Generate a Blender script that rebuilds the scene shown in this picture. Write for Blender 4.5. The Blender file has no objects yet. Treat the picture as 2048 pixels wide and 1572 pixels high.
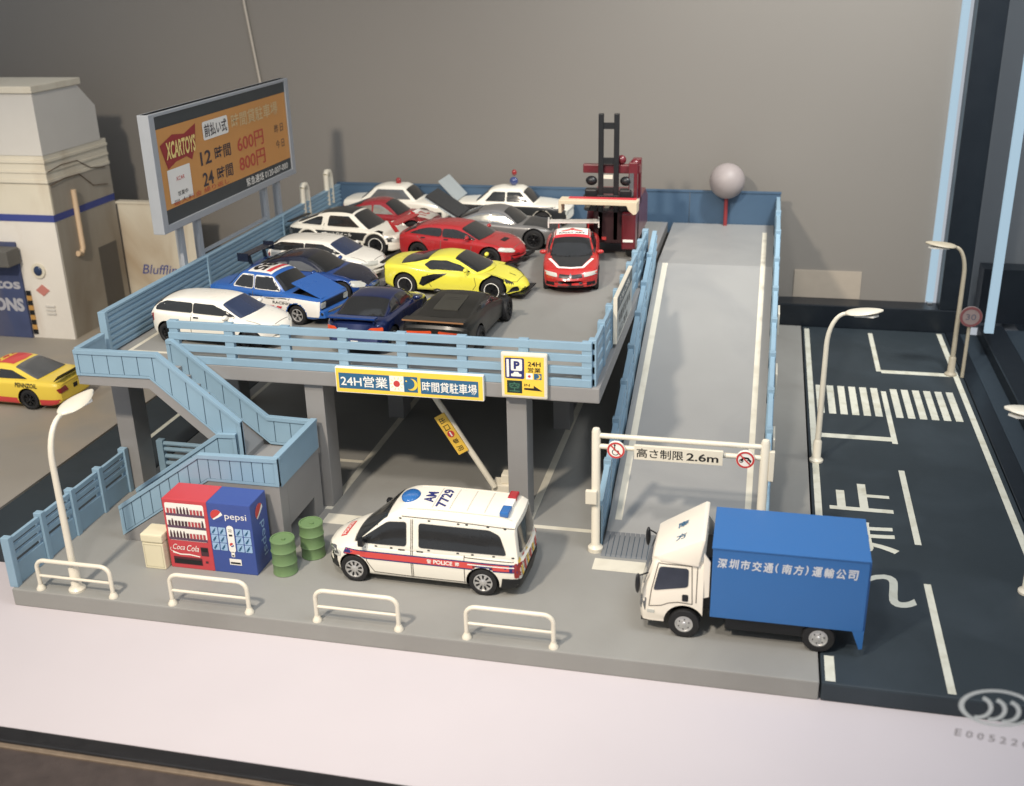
import bpy, bmesh, math, random
from mathutils import Vector, Matrix
from mathutils.bvhtree import BVHTree

random.seed(7)
PI = math.pi
rad = math.radians
scene = bpy.context.scene
COL = scene.collection

# ------------------------------------------------------------------ camera
# one unit is one metre of the modelled world (the diorama is 1:64)
cam_d = bpy.data.cameras.new("camera")
cam_o = bpy.data.objects.new("camera", cam_d)
COL.objects.link(cam_o)
_r = Vector((0.9747551767977455, 0.22211505180505803, -0.022743110333296897))
_d = Vector((0.06271652325393441, -0.3701364993160874, -0.926857923084747))
_f = Vector((-0.2142871508442231, 0.9020331898747787, -0.37472275264173205))
mw = Matrix(((_r.x, -_d.x, -_f.x, 17.02219), (_r.y, -_d.y, -_f.y, -19.26222), (_r.z, -_d.z, -_f.z, 13.90543), (0, 0, 0, 1)))
cam_o.matrix_world = mw
cam_d.sensor_width = 36.0
cam_d.lens = 2186.527 / 2048 * 36.0
cam_d.clip_start = 0.5
cam_d.clip_end = 400
cam_d.dof.use_dof = True
cam_d.dof.focus_distance = 29.0
cam_d.dof.aperture_fstop = 0.30
scene.camera = cam_o

# ------------------------------------------------------------------ world and light (inside a shop display case)
world = bpy.data.worlds.new("World")
scene.world = world
world.use_nodes = True
bg = world.node_tree.nodes["Background"]
bg.inputs[0].default_value = (0.70, 0.75, 0.82, 1)
bg.inputs[1].default_value = 0.66
scene.view_settings.view_transform = 'Standard'
scene.view_settings.look = 'None'
scene.view_settings.exposure = -0.08
scene.cycles.max_bounces = 7
scene.cycles.diffuse_bounces = 4
scene.cycles.volume_bounces = 0
scene.cycles.transparent_max_bounces = 8
scene.view_settings.gamma = 1.0


def lamp(name, loc, target, size, energy, color, size_y=None):
    d = bpy.data.lights.new(name, 'AREA')
    d.energy = energy
    d.color = color
    d.size = size
    if size_y:
        d.shape = 'RECTANGLE'
        d.size_y = size_y
    o = bpy.data.objects.new(name, d)
    COL.objects.link(o)
    o.location = loc
    o.rotation_euler = (Vector(target) - Vector(loc)).to_track_quat('-Z', 'Y').to_euler()
    return o


def spot(name, loc, target, radius, energy, color, cone, blend=0.9):
    d = bpy.data.lights.new(name, 'SPOT')
    d.energy = energy
    d.color = color
    d.shadow_soft_size = radius
    d.spot_size = math.radians(cone)
    d.spot_blend = blend
    o = bpy.data.objects.new(name, d)
    COL.objects.link(o)
    o.location = loc
    o.rotation_euler = (Vector(target) - Vector(loc)).to_track_quat('-Z', 'Y').to_euler()
    return o


spot("key_downlight", (1.5, -20, 29), (3.5, 8, 1), 1.1, 49000, (1.0, 0.88, 0.73), 74, 0.8)
spot("second_downlight", (10, -15, 34), (12, 8, 0), 1.6, 24000, (1.0, 0.93, 0.85), 50)
spot("left_fill_spot", (-9.0, 5.0, 15.0), (-10.5, 16.0, 0.0), 0.8, 3600, (1.0, 0.90, 0.74), 62, 1.0)  # added spot, unseen, brightens the left building
spot("rear_downlight", (24, 10, 27), (18, 24, 7), 1.5, 30000, (1.0, 0.98, 0.93), 80, 1.0)
lamp("case_fill_lamp", (24.0, -2.0, 26.0), (14, 8, 0), 9.0, 2600, (0.86, 0.92, 1.0))

# ------------------------------------------------------------------ materials


def lin(c):
    return tuple(((v / 255) / 12.92 if v / 255 <= 0.04045 else ((v / 255 + 0.055) / 1.055) ** 2.4) for v in c)


MATS = {}


def mat(name, rgb, rough=0.5, metal=0.0, var=0.07, scale=3.0, bump=0.0, bscale=60.0, coat=0.0, emit=None, estr=1.0, spec=0.5, stain=None, stain_amt=0.4, alpha=None):
    """procedural material: base colour (sRGB) with noise variation, fine relief and optional stains"""
    if name in MATS:
        return MATS[name]
    m = bpy.data.materials.new(name)
    m.use_nodes = True
    nt = m.node_tree
    b = nt.nodes["Principled BSDF"]
    c = lin(rgb)
    if not emit:
        lu = .3 * c[0] + .59 * c[1] + .11 * c[2]
        c = tuple(v + (lu - v) * .10 for v in c)
    tc = nt.nodes.new("ShaderNodeTexCoord")
    n = nt.nodes.new("ShaderNodeTexNoise")
    n.inputs["Scale"].default_value = scale
    n.inputs["Detail"].default_value = 6
    nt.links.new(tc.outputs["Object"], n.inputs["Vector"])
    mx = nt.nodes.new("ShaderNodeMix")
    mx.data_type = 'RGBA'
    mx.inputs[6].default_value = (*[v * (1 - var) for v in c], 1)
    mx.inputs[7].default_value = (*[min(1, v * (1 + var)) for v in c], 1)
    nt.links.new(n.outputs["Fac"], mx.inputs[0])
    out = mx.outputs[2]
    if stain:
        n3 = nt.nodes.new("ShaderNodeTexNoise")
        n3.inputs["Scale"].default_value = scale * 0.35
        n3.inputs["Detail"].default_value = 8
        n3.inputs["Distortion"].default_value = 0.6
        mp = nt.nodes.new("ShaderNodeMapping")
        mp.inputs["Scale"].default_value = (1, 1, 0.35)
        nt.links.new(tc.outputs["Object"], mp.inputs[0])
        nt.links.new(mp.outputs[0], n3.inputs["Vector"])
        cr = nt.nodes.new("ShaderNodeValToRGB")
        cr.color_ramp.elements[0].position = 0.48
        cr.color_ramp.elements[1].position = 0.72
        cr.color_ramp.elements[1].color = (stain_amt,) * 3 + (1,)
        nt.links.new(n3.outputs["Fac"], cr.inputs[0])
        m2 = nt.nodes.new("ShaderNodeMix")
        m2.data_type = 'RGBA'
        nt.links.new(cr.outputs[0], m2.inputs[0])
        nt.links.new(out, m2.inputs[6])
        m2.inputs[7].default_value = (*lin(stain), 1)
        out = m2.outputs[2]
    nt.links.new(out, b.inputs["Base Color"])
    n4 = nt.nodes.new("ShaderNodeMapRange")
    n4.inputs[3].default_value = max(0.03, rough - 0.06)
    n4.inputs[4].default_value = min(1, rough + 0.08)
    nt.links.new(n.outputs["Fac"], n4.inputs[0])
    nt.links.new(n4.outputs[0], b.inputs["Roughness"])
    b.inputs["Metallic"].default_value = metal
    b.inputs["Coat Weight"].default_value = coat
    b.inputs["Coat Roughness"].default_value = 0.12
    b.inputs["Specular IOR Level"].default_value = spec
    if bump > 0:
        n2 = nt.nodes.new("ShaderNodeTexNoise")
        n2.inputs["Scale"].default_value = bscale
        n2.inputs["Detail"].default_value = 4
        nt.links.new(tc.outputs["Object"], n2.inputs["Vector"])
        bp = nt.nodes.new("ShaderNodeBump")
        bp.inputs["Strength"].default_value = bump
        bp.inputs["Distance"].default_value = 0.02
        nt.links.new(n2.outputs["Fac"], bp.inputs["Height"])
        nt.links.new(bp.outputs[0], b.inputs["Normal"])
    if emit:
        b.inputs["Emission Color"].default_value = (*lin(emit), 1)
        b.inputs["Emission Strength"].default_value = estr
    MATS[name] = m
    return m


TABLE = mat("table_white", (196, 188, 191), 0.55, var=0.025, scale=0.5, bump=0.04, bscale=6)
GREY = mat("base_grey", (143, 142, 137), 0.62, var=0.06, scale=0.9, bump=0.12, bscale=14, stain=(120, 117, 112), stain_amt=0.35)
GREYP = mat("structure_grey", (142, 140, 138), 0.5, var=0.05, scale=2, bump=0.06, bscale=20)
RAMPG = mat("ramp_grey", (148, 148, 146), 0.5, var=0.05, scale=1, bump=0.06, bscale=16, stain=(124, 126, 128), stain_amt=0.35)
BLUE = mat("rail_blue", (134, 166, 186), 0.45, var=0.06, scale=2.5, bump=0.05, bscale=30)
BLUED = mat("rail_blue_shaded", (62, 90, 116), 0.5, var=0.08, scale=2)  # rail blue darkened: dimmer light at the rear put into the colour
GAP = mat("groove_dark", (52, 80, 98), 0.7)
ROAD = mat("road_black", (36, 47, 54), 0.6, var=0.10, scale=1.2, bump=0.15, bscale=26, stain=(58, 68, 76), stain_amt=0.4)
LINE = mat("line_white", (205, 205, 190), 0.6, var=0.08, scale=5, stain=(160, 155, 130), stain_amt=0.5)
LINEW = mat("line_cream", (214, 208, 190), 0.6, var=0.07, scale=4, stain=(170, 160, 140), stain_amt=0.4)
CREAM = mat("plastic_cream", (222, 214, 194), 0.4, var=0.04, scale=4, coat=0.15)
IVORY = mat("plastic_ivory", (222, 212, 178), 0.42, var=0.04, scale=3)
BLACK = mat("plastic_black", (22, 23, 26), 0.4, var=0.15)
RUBBER = mat("tyre_rubber", (30, 29, 30), 0.65, var=0.12, bump=0.1, bscale=40)
CASEBLK = mat("case_black", (17, 25, 33), 0.35, var=0.15, scale=1.5)
GLASSD = mat("car_glass_dark", (40, 41, 42), 0.08, var=0.3, scale=1.6, coat=0.6)
GLASSB = mat("car_glass_blue", (50, 62, 90), 0.12, var=0.3, scale=1.2, coat=0.6)
GLASSG = mat("car_glass_grey", (92, 94, 96), 0.14, var=0.25, scale=2, coat=0.5)
CHROME = mat("chrome", (205, 205, 205), 0.2, metal=1.0, var=0.05)
RIM = mat("rim_silver", (205, 203, 200), 0.3, metal=0.55, var=0.08)
WHITE = mat("paint_white", (238, 232, 216), 0.3, var=0.02, coat=0.4)
RED = mat("print_red", (204, 52, 48), 0.45)
DRED = mat("light_red", (150, 30, 28), 0.2, coat=0.6)
ORANGE = mat("light_orange", (224, 84, 40), 0.25, coat=0.5, emit=(190, 60, 30), estr=0.12)
YEL = mat("sign_yellow", (250, 205, 20), 0.4, var=0.03)
TEAL = mat("sign_teal", (38, 98, 136), 0.45)
NAVY = mat("print_navy", (36, 44, 110), 0.45)
SIGNW = mat("sign_white", (240, 236, 226), 0.45, var=0.02)
INK = mat("print_black", (26, 26, 26), 0.5)
GAPL = mat("panel_gap", (96, 88, 78), 0.7)

# ------------------------------------------------------------------ object helpers


def empty(name, loc=(0, 0, 0), rz=0.0, label=None, cat=None, group=None):
    o = bpy.data.objects.new(name, None)
    COL.objects.link(o)
    o.location = loc
    o.rotation_euler = (0, 0, rz)
    o.empty_display_size = 0.3
    tag(o, label, cat, group)
    return o


def tag(o, label=None, cat=None, group=None, kind=None):
    if label:
        o['label'] = label
    if cat:
        o['category'] = cat
    if group:
        o['group'] = group
    if kind:
        o['kind'] = kind
    return o


class MB:
    """collects shapes into one mesh"""

    def __init__(s):
        s.v, s.f, s.m, s.mats = [], [], [], []

    def mi(s, m):
        if m not in s.mats:
            s.mats.append(m)
        return s.mats.index(m)

    def add(s, vs, fs, m=None):
        k = len(s.v)
        s.v += [tuple(v) for v in vs]
        i = s.mi(m) if m else 0
        for f in fs:
            s.f.append([k + j for j in f])
            s.m.append(i)
        return s

    def box(s, x0, x1, y0, y1, z0, z1, m=None):
        v = [(x, y, z) for z in (z0, z1) for y in (y0, y1) for x in (x0, x1)]
        return s.add(v, [(0, 2, 3, 1), (4, 5, 7, 6), (0, 1, 5, 4), (2, 6, 7, 3), (0, 4, 6, 2), (1, 3, 7, 5)], m)

    def prism(s, pts, axis, a, b, m=None):
        """polygon pts in the other two axes, extruded from a to b along axis (0,1,2)"""
        def P(p, t):
            if axis == 0:
                return (t, p[0], p[1])
            if axis == 1:
                return (p[0], t, p[1])
            return (p[0], p[1], t)
        n = len(pts)
        v = [P(p, a) for p in pts] + [P(p, b) for p in pts]
        fs = [tuple(range(n)), tuple(range(2 * n - 1, n - 1, -1))] + [(i, n + i, n + (i + 1) % n, (i + 1) % n) for i in range(n)]
        return s.add(v, fs, m)

    def tube(s, pts, r, n=10, m=None, cap=True):
        """tube through points; r a number or list"""
        pts = [Vector(p) for p in pts]
        R = r if isinstance(r, (list, tuple)) else [r] * len(pts)
        k = len(s.v)
        T = [(pts[min(i + 1, len(pts) - 1)] - pts[max(i - 1, 0)]).normalized() for i in range(len(pts))]
        up = Vector((0, 0, 1)) if abs(T[0].z) < 0.9 else Vector((1, 0, 0))
        u = T[0].cross(up).normalized()
        vs = []
        for i, p in enumerate(pts):
            u = (u - T[i] * u.dot(T[i])).normalized()
            w = T[i].cross(u)
            for j in range(n):
                a = 2 * PI * j / n
                vs.append(p + (u * math.cos(a) + w * math.sin(a)) * R[i])
        fs = []
        for i in range(len(pts) - 1):
            for j in range(n):
                fs.append((i * n + j, i * n + (j + 1) % n, (i + 1) * n + (j + 1) % n, (i + 1) * n + j))
        if cap:
            fs.append(tuple(range(n - 1, -1, -1)))
            fs.append(tuple((len(pts) - 1) * n + j for j in range(n)))
        return s.add(vs, fs, m)

    def lathe(s, prof, c=(0, 0, 0), axis=2, n=24, m=None, cap=True):
        """prof: [(r, t)] along axis"""
        vs = []
        for r, t in prof:
            for j in range(n):
                a = 2 * PI * j / n
                p = (r * math.cos(a), r * math.sin(a), t)
                if axis == 1:
                    p = (p[0], t, p[1])
                elif axis == 0:
                    p = (t, p[0], p[1])
                vs.append((p[0] + c[0], p[1] + c[1], p[2] + c[2]))
        fs = []
        for i in range(len(prof) - 1):
            for j in range(n):
                fs.append((i * n + j, i * n + (j + 1) % n, (i + 1) * n + (j + 1) % n, (i + 1) * n + j))
        if cap:
            fs.append(tuple(range(n - 1, -1, -1)))
            fs.append(tuple((len(prof) - 1) * n + j for j in range(n)))
        return s.add(vs, fs, m)

    def sphere(s, c, r, m=None, n=16, k=10):
        rr = r if isinstance(r, (tuple, list)) else (r, r, r)
        vs = []
        for i in range(k + 1):
            t = PI * i / k
            for j in range(n):
                a = 2 * PI * j / n
                vs.append((c[0] + rr[0] * math.sin(t) * math.cos(a), c[1] + rr[1] * math.sin(t) * math.sin(a), c[2] + rr[2] * math.cos(t)))
        fs = [(i * n + j, (i + 1) * n + j, (i + 1) * n + (j + 1) % n, i * n + (j + 1) % n) for i in range(k) for j in range(n)]
        return s.add(vs, fs, m)

    def build(s, name, m=None, parent=None, smooth=None, bevel=0.0, loc=None, merge=True):
        me = bpy.data.meshes.new(name)
        me.from_pydata(s.v, [], s.f)
        ms = [m] if m else s.mats
        for x in ms:
            me.materials.append(x)
        if not m:
            for p, i in zip(me.polygons, s.m):
                p.material_index = i
        bm = bmesh.new()
        bm.from_mesh(me)
        if merge:
            bmesh.ops.remove_doubles(bm, verts=bm.verts, dist=1e-5)
        bmesh.ops.recalc_face_normals(bm, faces=bm.faces)
        if bevel > 0:
            es = [e for e in bm.edges if len(e.link_faces) == 2 and e.calc_face_angle(0) > 0.6]
            bmesh.ops.bevel(bm, geom=es, offset=bevel, segments=2, affect='EDGES', profile=0.6, clamp_overlap=True)
        bm.to_mesh(me)
        bm.free()
        if smooth is not None:
            for p in me.polygons:
                p.use_smooth = True
            me.set_sharp_from_angle(angle=rad(smooth))
        o = bpy.data.objects.new(name, me)
        COL.objects.link(o)
        if parent:
            o.parent = parent
        if loc:
            o.location = loc
        return o


def copy_tree(o, parent=None):
    c = o.copy()
    COL.objects.link(c)
    c.parent = parent
    for ch in [x for x in COL.objects if x.parent == o]:
        copy_tree(ch, c)
    return c


def box(name, m, x0, x1, y0, y1, z0, z1, parent=None, bevel=0.0):
    return MB().box(x0, x1, y0, y1, z0, z1).build(name, m, parent, bevel=bevel)


# ------------------------------------------------------------------ flat print on a frame
_txt = {}


def text_mesh(s, bold):
    """(verts, faces) of a line of text, fitted to a unit box"""
    if any(ord(ch) > 0x2000 for ch in s):
        bold = min(bold, 0.012)
    k = (s, bold)
    if k not in _txt:
        cu = bpy.data.curves.new("t", 'FONT')
        cu.body = s
        cu.size = 1
        cu.offset = bold
        cu.resolution_u = 3
        o = bpy.data.objects.new("t", cu)
        COL.objects.link(o)
        me = bpy.data.meshes.new_from_object(o.evaluated_get(bpy.context.evaluated_depsgraph_get()))
        v = [(p.co.x, p.co.y) for p in me.vertices]
        f = [tuple(p.vertices) for p in me.polygons]
        COL.objects.unlink(o)
        bpy.data.objects.remove(o)
        bpy.data.curves.remove(cu)
        bpy.data.meshes.remove(me)
        x0, x1 = min(p[0] for p in v), max(p[0] for p in v)
        y0, y1 = min(p[1] for p in v), max(p[1] for p in v)
        v = [((p[0] - x0) / (x1 - x0), (p[1] - y0) / (y1 - y0)) for p in v]
        _txt[k] = (v, f)
    return _txt[k]


class Print:
    """flat print on a plane: origin O, directions U (right) and V (up); every layer stands a little prouder"""

    def __init__(s, O, U, V, step=0.004, off=0.003):
        s.O, s.U, s.V = Vector(O), Vector(U).normalized(), Vector(V).normalized()
        s.N = s.U.cross(s.V)
        s.mb = MB()
        s.step, s.off, s.k = step, off, 0

    def pt(s, u, v, k):
        return s.O + s.U * u + s.V * v + s.N * (s.off + s.step * k)

    def poly(s, pts, m, k=0):
        s.mb.add([s.pt(u, v, k) for u, v in pts], [tuple(range(len(pts)))], m)
        return s

    def rect(s, x, y, w, h, m, k=0, r=0.0):
        if r <= 0:
            return s.poly([(x, y), (x + w, y), (x + w, y + h), (x, y + h)], m, k)
        pts = []
        for cx, cy, a0 in ((x + w - r, y + r, -90), (x + w - r, y + h - r, 0), (x + r, y + h - r, 90), (x + r, y + r, 180)):
            for i in range(5):
                a = rad(a0 + i * 22.5)
                pts.append((cx + r * math.cos(a), cy + r * math.sin(a)))
        return s.poly(pts, m, k)

    def disc(s, x, y, r, m, k=0, n=24, ry=None):
        return s.poly([(x + r * math.cos(2 * PI * i / n), y + (ry or r) * math.sin(2 * PI * i / n)) for i in range(n)], m, k)

    def ring(s, x, y, r, w, m, k=0, n=28, a0=0, a1=360, ry=None):
        q = (ry or r) / r
        vs, fs = [], []
        for i in range(n + 1):
            a = rad(a0 + (a1 - a0) * i / n)
            vs += [s.pt(x + r * math.cos(a), y + q * r * math.sin(a), k), s.pt(x + (r - w) * math.cos(a), y + q * (r - w) * math.sin(a), k)]
        for i in range(n):
            fs.append((2 * i, 2 * i + 2, 2 * i + 3, 2 * i + 1))
        s.mb.add(vs, fs, m)
        return s

    def stroke(s, pts, w, m, k=0):
        for (a, b), (c, d) in zip(pts[:-1], pts[1:]):
            L = math.hypot(c - a, d - b) or 1
            nx, ny = -(d - b) / L * w / 2, (c - a) / L * w / 2
            ex, ey = (c - a) / L * w * .3, (d - b) / L * w * .3
            s.poly([(a - nx - ex, b - ny - ey), (c - nx + ex, d - ny + ey), (c + nx + ex, d + ny + ey), (a + nx - ex, b + ny - ey)], m, k)
        return s

    def text(s, t, x, y, w, h, m, k=1, bold=0.02, shear=0.0, rot=0):
        v, f = text_mesh(t, bold)
        P = []
        for a, b in v:
            u, q = a * w + shear * b * h, b * h
            if rot == 90:
                u, q = -q, u
            elif rot == -90:
                u, q = q, -u
            P.append(s.pt(x + u, y + q, k))
        s.mb.add(P, f, m)
        return s

    def build(s, name, parent):
        me = bpy.data.meshes.new(name)
        me.from_pydata(s.mb.v, [], s.mb.f)
        for x in s.mb.mats:
            me.materials.append(x)
        for p, i in zip(me.polygons, s.mb.m):
            p.material_index = i
        o = bpy.data.objects.new(name, me)
        COL.objects.link(o)
        o.parent = parent
        return o


# ------------------------------------------------------------------ the setting
tag(box("table_top", TABLE, -40, 50, -4.05, 24.0, -1.2, -0.45), kind='structure')
slab = MB().box(0.0, 18.72, -0.02, 23.0, -0.45, 0.0).build("ground", GREY, bevel=0.03)
tag(slab, "grey moulded base board of the car park model", kind='structure')
road = MB().box(18.76, 24.05, -0.02, 23.0, -0.45, -0.012).build("road", ROAD, bevel=0.05)
tag(road, kind='structure')
road2 = MB().box(-2.95, -0.04, 1.7, 23.0, -0.45, -0.02).build("road", ROAD, bevel=0.03)
tag(road2, kind='structure')
plat = MB().box(-30, -3.0, 1.0, 23.0, -0.45, 0.0).build("ground", mat("left_ground", (150, 143, 132), 0.6, var=0.06, scale=1, bump=0.08, bscale=14, stain=(190, 165, 130), stain_amt=0.3))
tag(plat, kind='structure')


def flat(name, parent, m, pts, z, t=0.004):
    """thin painted marking"""
    return MB().prism(pts, 2, z - 0.02, z + t).build(name, m, parent)


def rectp(x0, x1, y0, y1):
    return [(x0, y0), (x1, y0), (x1, y1), (x0, y1)]


# road markings (right road)
zr = -0.012
for a in ((18.84, 19.02, 4.5, 22.7), (18.84, 19.04, 0.07, 0.95), (23.72, 23.9, 0.3, 22.8), (21.2, 21.36, 0.1, 4.25), (21.2, 21.36, 6.1, 10.35),
          (21.2, 21.36, 12.2, 16.45), (21.2, 21.36, 18.35, 22.5), (19.02, 21.2, 12.35, 12.65), (21.36, 23.62, 18.2, 18.5)):
    flat("lane_line", road, LINE, rectp(*a), zr)
for i in range(6):
    for x0 in (19.1, 21.5):
        x = x0 + i * 0.355
        flat("crosswalk_stripe", road, LINE, rectp(x, x + 0.22, 14.25, 16.7), zr)
flat("lane_line", road2, LINE, rectp(-1.45, -1.3, 7.6, 22), -0.02)
P = Print((0, 0, zr), (1, 0, 0), (0, 1, 0), off=0.006)
# stop lettering in strokes: the upright first character
P.rect(19.22, 7.66, 1.62, 0.2, LINE).rect(20.0, 7.86, 0.22, 1.42, LINE).rect(20.22, 8.5, 0.58, 0.17, LINE).rect(19.42, 7.86, 0.22, 0.95, LINE)
P.build("stop_character", road)
P = Print((0, 0, zr), (1, 0, 0), (0, 1, 0), off=0.006)
P.text("\u307e", 19.3, 5.45, 1.5, 1.6, LINE, 0, 0.03)
P.build("stop_character", road)
P = Print((0, 0, zr), (1, 0, 0), (0, 1, 0), off=0.006)
P.text("\u308c", 19.2, 3.05, 1.75, 1.75, LINE, 0, 0.035)
P.build("stop_character", road)
# car park ground markings
for a in ((5.92, 6.12, 5.2, 13.6), (11.4, 11.6, 5.5, 13.8), (3.2, 5.92, 8.1, 8.26), (11.6, 13.3, 5.2, 5.36), (0.35, 0.5, 10.0, 21), (6.12, 8.6, 4.45, 4.98), (13.5, 17.2, 3.45, 3.98)):
    flat("bay_line", slab, LINEW, rectp(*a), 0.0)

# the display case round the models
WALL = mat("case_wall", (129, 124, 117), 0.75, var=0.05, scale=0.12, bump=0.02, bscale=4)
tag(box("back_wall", WALL, -40, 23.35, 24.05, 24.6, -1.2, 40), kind='structure')
tag(box("floor", CASEBLK, 18.0, 40, -3.9, 24, -1.0, -0.4501 + 0.02), kind='structure') if False else None

cs = empty("display_case", (0, 23.1, -0.45), 0, "black framed glass display case with a lit blue edge strip and its mirrored image at right", "display case")


def rel(o, parent):
    """parent keeping the world place"""
    o.parent = parent
    o.matrix_parent_inverse = Matrix.Translation(-parent.location)
    return o


def pbox(name, m, a, parent, bevel=0.0):
    return rel(box(name, m, *a, bevel=bevel), parent)


pbox("rear_ledge", CASEBLK, (-3.2, 24.9, 23.06, 24.04, -0.45, 0.86), cs, 0.04)
pbox("corner_post", CASEBLK, (23.75, 24.75, 23.1, 24.0, 0.86, 40), cs, 0.03)
STRIP = mat("strip_light", (60, 66, 70), 0.4, emit=(168, 196, 214), estr=0.95, var=0.02)
pbox("edge_strip_or_reflection", STRIP, (23.37, 23.62, 23.85, 24.1, 0.95, 40), cs)
pbox("edge_strip_or_reflection", STRIP, (24.95, 25.25, 20.4, 20.6, 0.9, 40), cs)  # added as the first strip's reflection in the side glass
pbox("strip_foot", CHROME, (23.4, 23.6, 23.7, 24.0, 0.865, 0.95), cs, 0.02)
pbox("side_sill", CASEBLK, (24.07, 24.6, -4.0, 23.05, -0.45, -0.02), cs, 0.03)
pbox("side_groove", mat("case_slate", (40, 52, 62), 0.5), (24.6, 25.2, -4.0, 23.05, -0.45, -0.05), cs, 0.02)
pbox("side_rail", CASEBLK, (25.2, 26.1, -4.0, 23.05, -0.45, 0.35), cs, 0.05)
pbox("side_ledge", mat("case_slate", (40, 52, 62), 0.5), (26.1, 27.0, -4.0, 23.05, -0.45, 0.2), cs, 0.03)
tag(box("wall", mat("mirrored_wall", (92, 98, 104), 0.7, var=0.08, scale=0.3), 24.8, 60, 27.5, 28, -1.2, 40), kind='structure')  # stands in for the back wall reflected in the side glass
tag(box("floor", CASEBLK, 27.0, 60, -30, 27.5, -1.2, -0.3), kind='structure')
pbox("corner_board", CASEBLK, (25.6, 60, 25.4, 26.4, -0.3, 1.9), cs)
# front sill: dark gasket, bright edge, brown outer board
pbox("front_gasket", mat("gasket", (34, 33, 34), 0.3, var=0.2), (-40, 50, -4.5, -4.1, -1.2, -0.38), cs, 0.04)
pbox("front_edge", mat("edge_metal", (150, 130, 108), 0.4, metal=0.5, var=0.3, scale=6), (-40, 50, -4.62, -4.5, -1.2, -0.42), cs, 0.02)
pbox("front_sill", mat("sill_brown", (66, 56, 52), 0.55, var=0.35, scale=3, bump=0.2, bscale=10), (-40, 50, -9.0, -4.62, -1.2, -0.46), cs)
# glass: clear pane with the certification mark etched on it
gm = bpy.data.materials.new("clear_glass")
gm.use_nodes = True
gm.node_tree.nodes.clear()
tr = gm.node_tree.nodes.new("ShaderNodeBsdfTransparent")
ou = gm.node_tree.nodes.new("ShaderNodeOutputMaterial")
gm.node_tree.links.new(tr.outputs[0], ou.inputs[0])
glass = empty("glass_pane", (5, -4.28, -0.38), 0, "clear front glass of the display case with an etched oval mark", "glass pane")
rel(box("pane", gm, -40, 50, -4.3, -4.26, -0.38, 40), glass)
ETCH = mat("etched_white", (240, 240, 234), 0.8, var=0.08, scale=8)
P = Print((20.98, -4.31, 3.0), (1, 0, 0), (0, 0, 1), off=0.002)
P.ring(0.0, 0, 0.56, 0.08, ETCH, 0, 40, ry=0.34)
for i in range(3):
    cx = -0.28 + i * 0.2
    P.ring(cx, -0.02 - i * 0.01, 0.22, 0.065, ETCH, 1, 20, a0=-100, a1=75)
for i, ch in enumerate("E005220"):
    P.text(ch, -0.55 + i * 0.165, -0.6 - i * 0.012, 0.1, 0.13, mat("etched_faint", (190, 180, 178), 0.8), 0, 0.02)
rel(P.build("etched_mark", None), glass)

# pale panel added to stand for a light reflection low on the wall
tag(box("reflection_patch", mat("reflection_cream", (168, 156, 140), 0.7), 18.35, 20.9, 24.0, 24.045, 0.87, 1.98), "pale panel standing in for a light reflection on the wall above the black rear ledge", "reflection_patch")

# ------------------------------------------------------------------ parking deck
DK = 4.0
deck = empty("parking_deck", (6.5, 14, 0), 0, "raised grey parking deck on square columns carrying the model cars", "parking deck")
rel(MB().box(-0.25, 13.4, 5.2, 23.0, 3.6, DK).build("slab", GREYP, bevel=0.03), deck)
rel(MB().box(0.1, 13.2, 5.42, 22.8, DK, DK + 0.02).build("deck_surface", GREY), deck)
for x in (-0.1, 5.6, 11.02):
    for y in (5.35, 11.5, 17.6):
        rel(MB().box(x, x + 0.52, y, y + 0.72, 0.0, 3.6).build("column", GREYP, bevel=0.02), deck)
for a in ((0.3, 0.42, 5.6, 22.5), (0.42, 1.9, 5.75, 5.87), (13.0, 13.1, 5.6, 16.8)):
    rel(flat("deck_line", None, LINEW, rectp(*a), DK + 0.02), deck)

# front railing
fr = empty("deck_railing", (7.6, 5.25, DK), 0, "light blue slatted railing along the front edge of the upper deck", "railing")
for z0, z1 in ((4.0, 4.2), (4.33, 4.52), (4.65, 4.84), (4.95, 5.15)):
    rel(MB().box(1.97, 13.2, 5.2, 5.3, z0, z1).build("rail", BLUE, bevel=0.012), fr)
for k in range(8):
    x = 2.0 + k * 1.565
    rel(MB().box(x, x + 0.25, 5.215, 5.36, 4.0, 5.17).build("post", BLUE, bevel=0.012), fr)
# right railing of the deck
rr = empty("deck_railing", (13.25, 11, DK), 0, "light blue slatted railing on the right edge of the deck beside the ramp", "railing")
for z0, z1 in ((4.0, 4.2), (4.33, 4.52), (4.65, 4.84), (4.95, 5.12)):
    rel(MB().box(13.18, 13.27, 5.31, 16.8, z0, z1).build("rail", BLUE, bevel=0.012), rr)
for k in range(9):
    y = 5.31 + k * 1.405
    rel(MB().box(13.1, 13.3, y, y + 0.24, 4.0, 5.2).build("post", BLUE, bevel=0.02), rr)
# left corrugated fence
lf = empty("corrugated_fence", (-0.1, 14, DK), 0, "light blue fence of horizontal corrugated panels along the left edge of the deck", "fence")
ys = [5.5, 11.3, 17.1, 22.95]
for a, b in zip(ys[:-1], ys[1:]):
    pts = []
    N = 7
    h = 1.15 / N
    for i in range(N):
        z = 4.0 + i * h
        pts += [(-0.08, z), (-0.02, z + h * .3), (-0.02, z + h * .75), (-0.08, z + h * .97)]
    pts = pts + [(-0.16, 5.15), (-0.16, 4.0)]
    rel(MB().prism([(p[0], p[1]) for p in pts], 1, a + 0.07, b - 0.02).build("panel", BLUE), lf)
    rel(MB().box(-0.2, 0.02, a - 0.05, a + 0.07, 4.0, 5.2).build("post", BLUE, bevel=0.01), lf)
    rel(MB().box(-0.19, 0.0, a + 0.07, b - 0.05, 5.15, 5.2).build("cap_rail", BLUE), lf)
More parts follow.
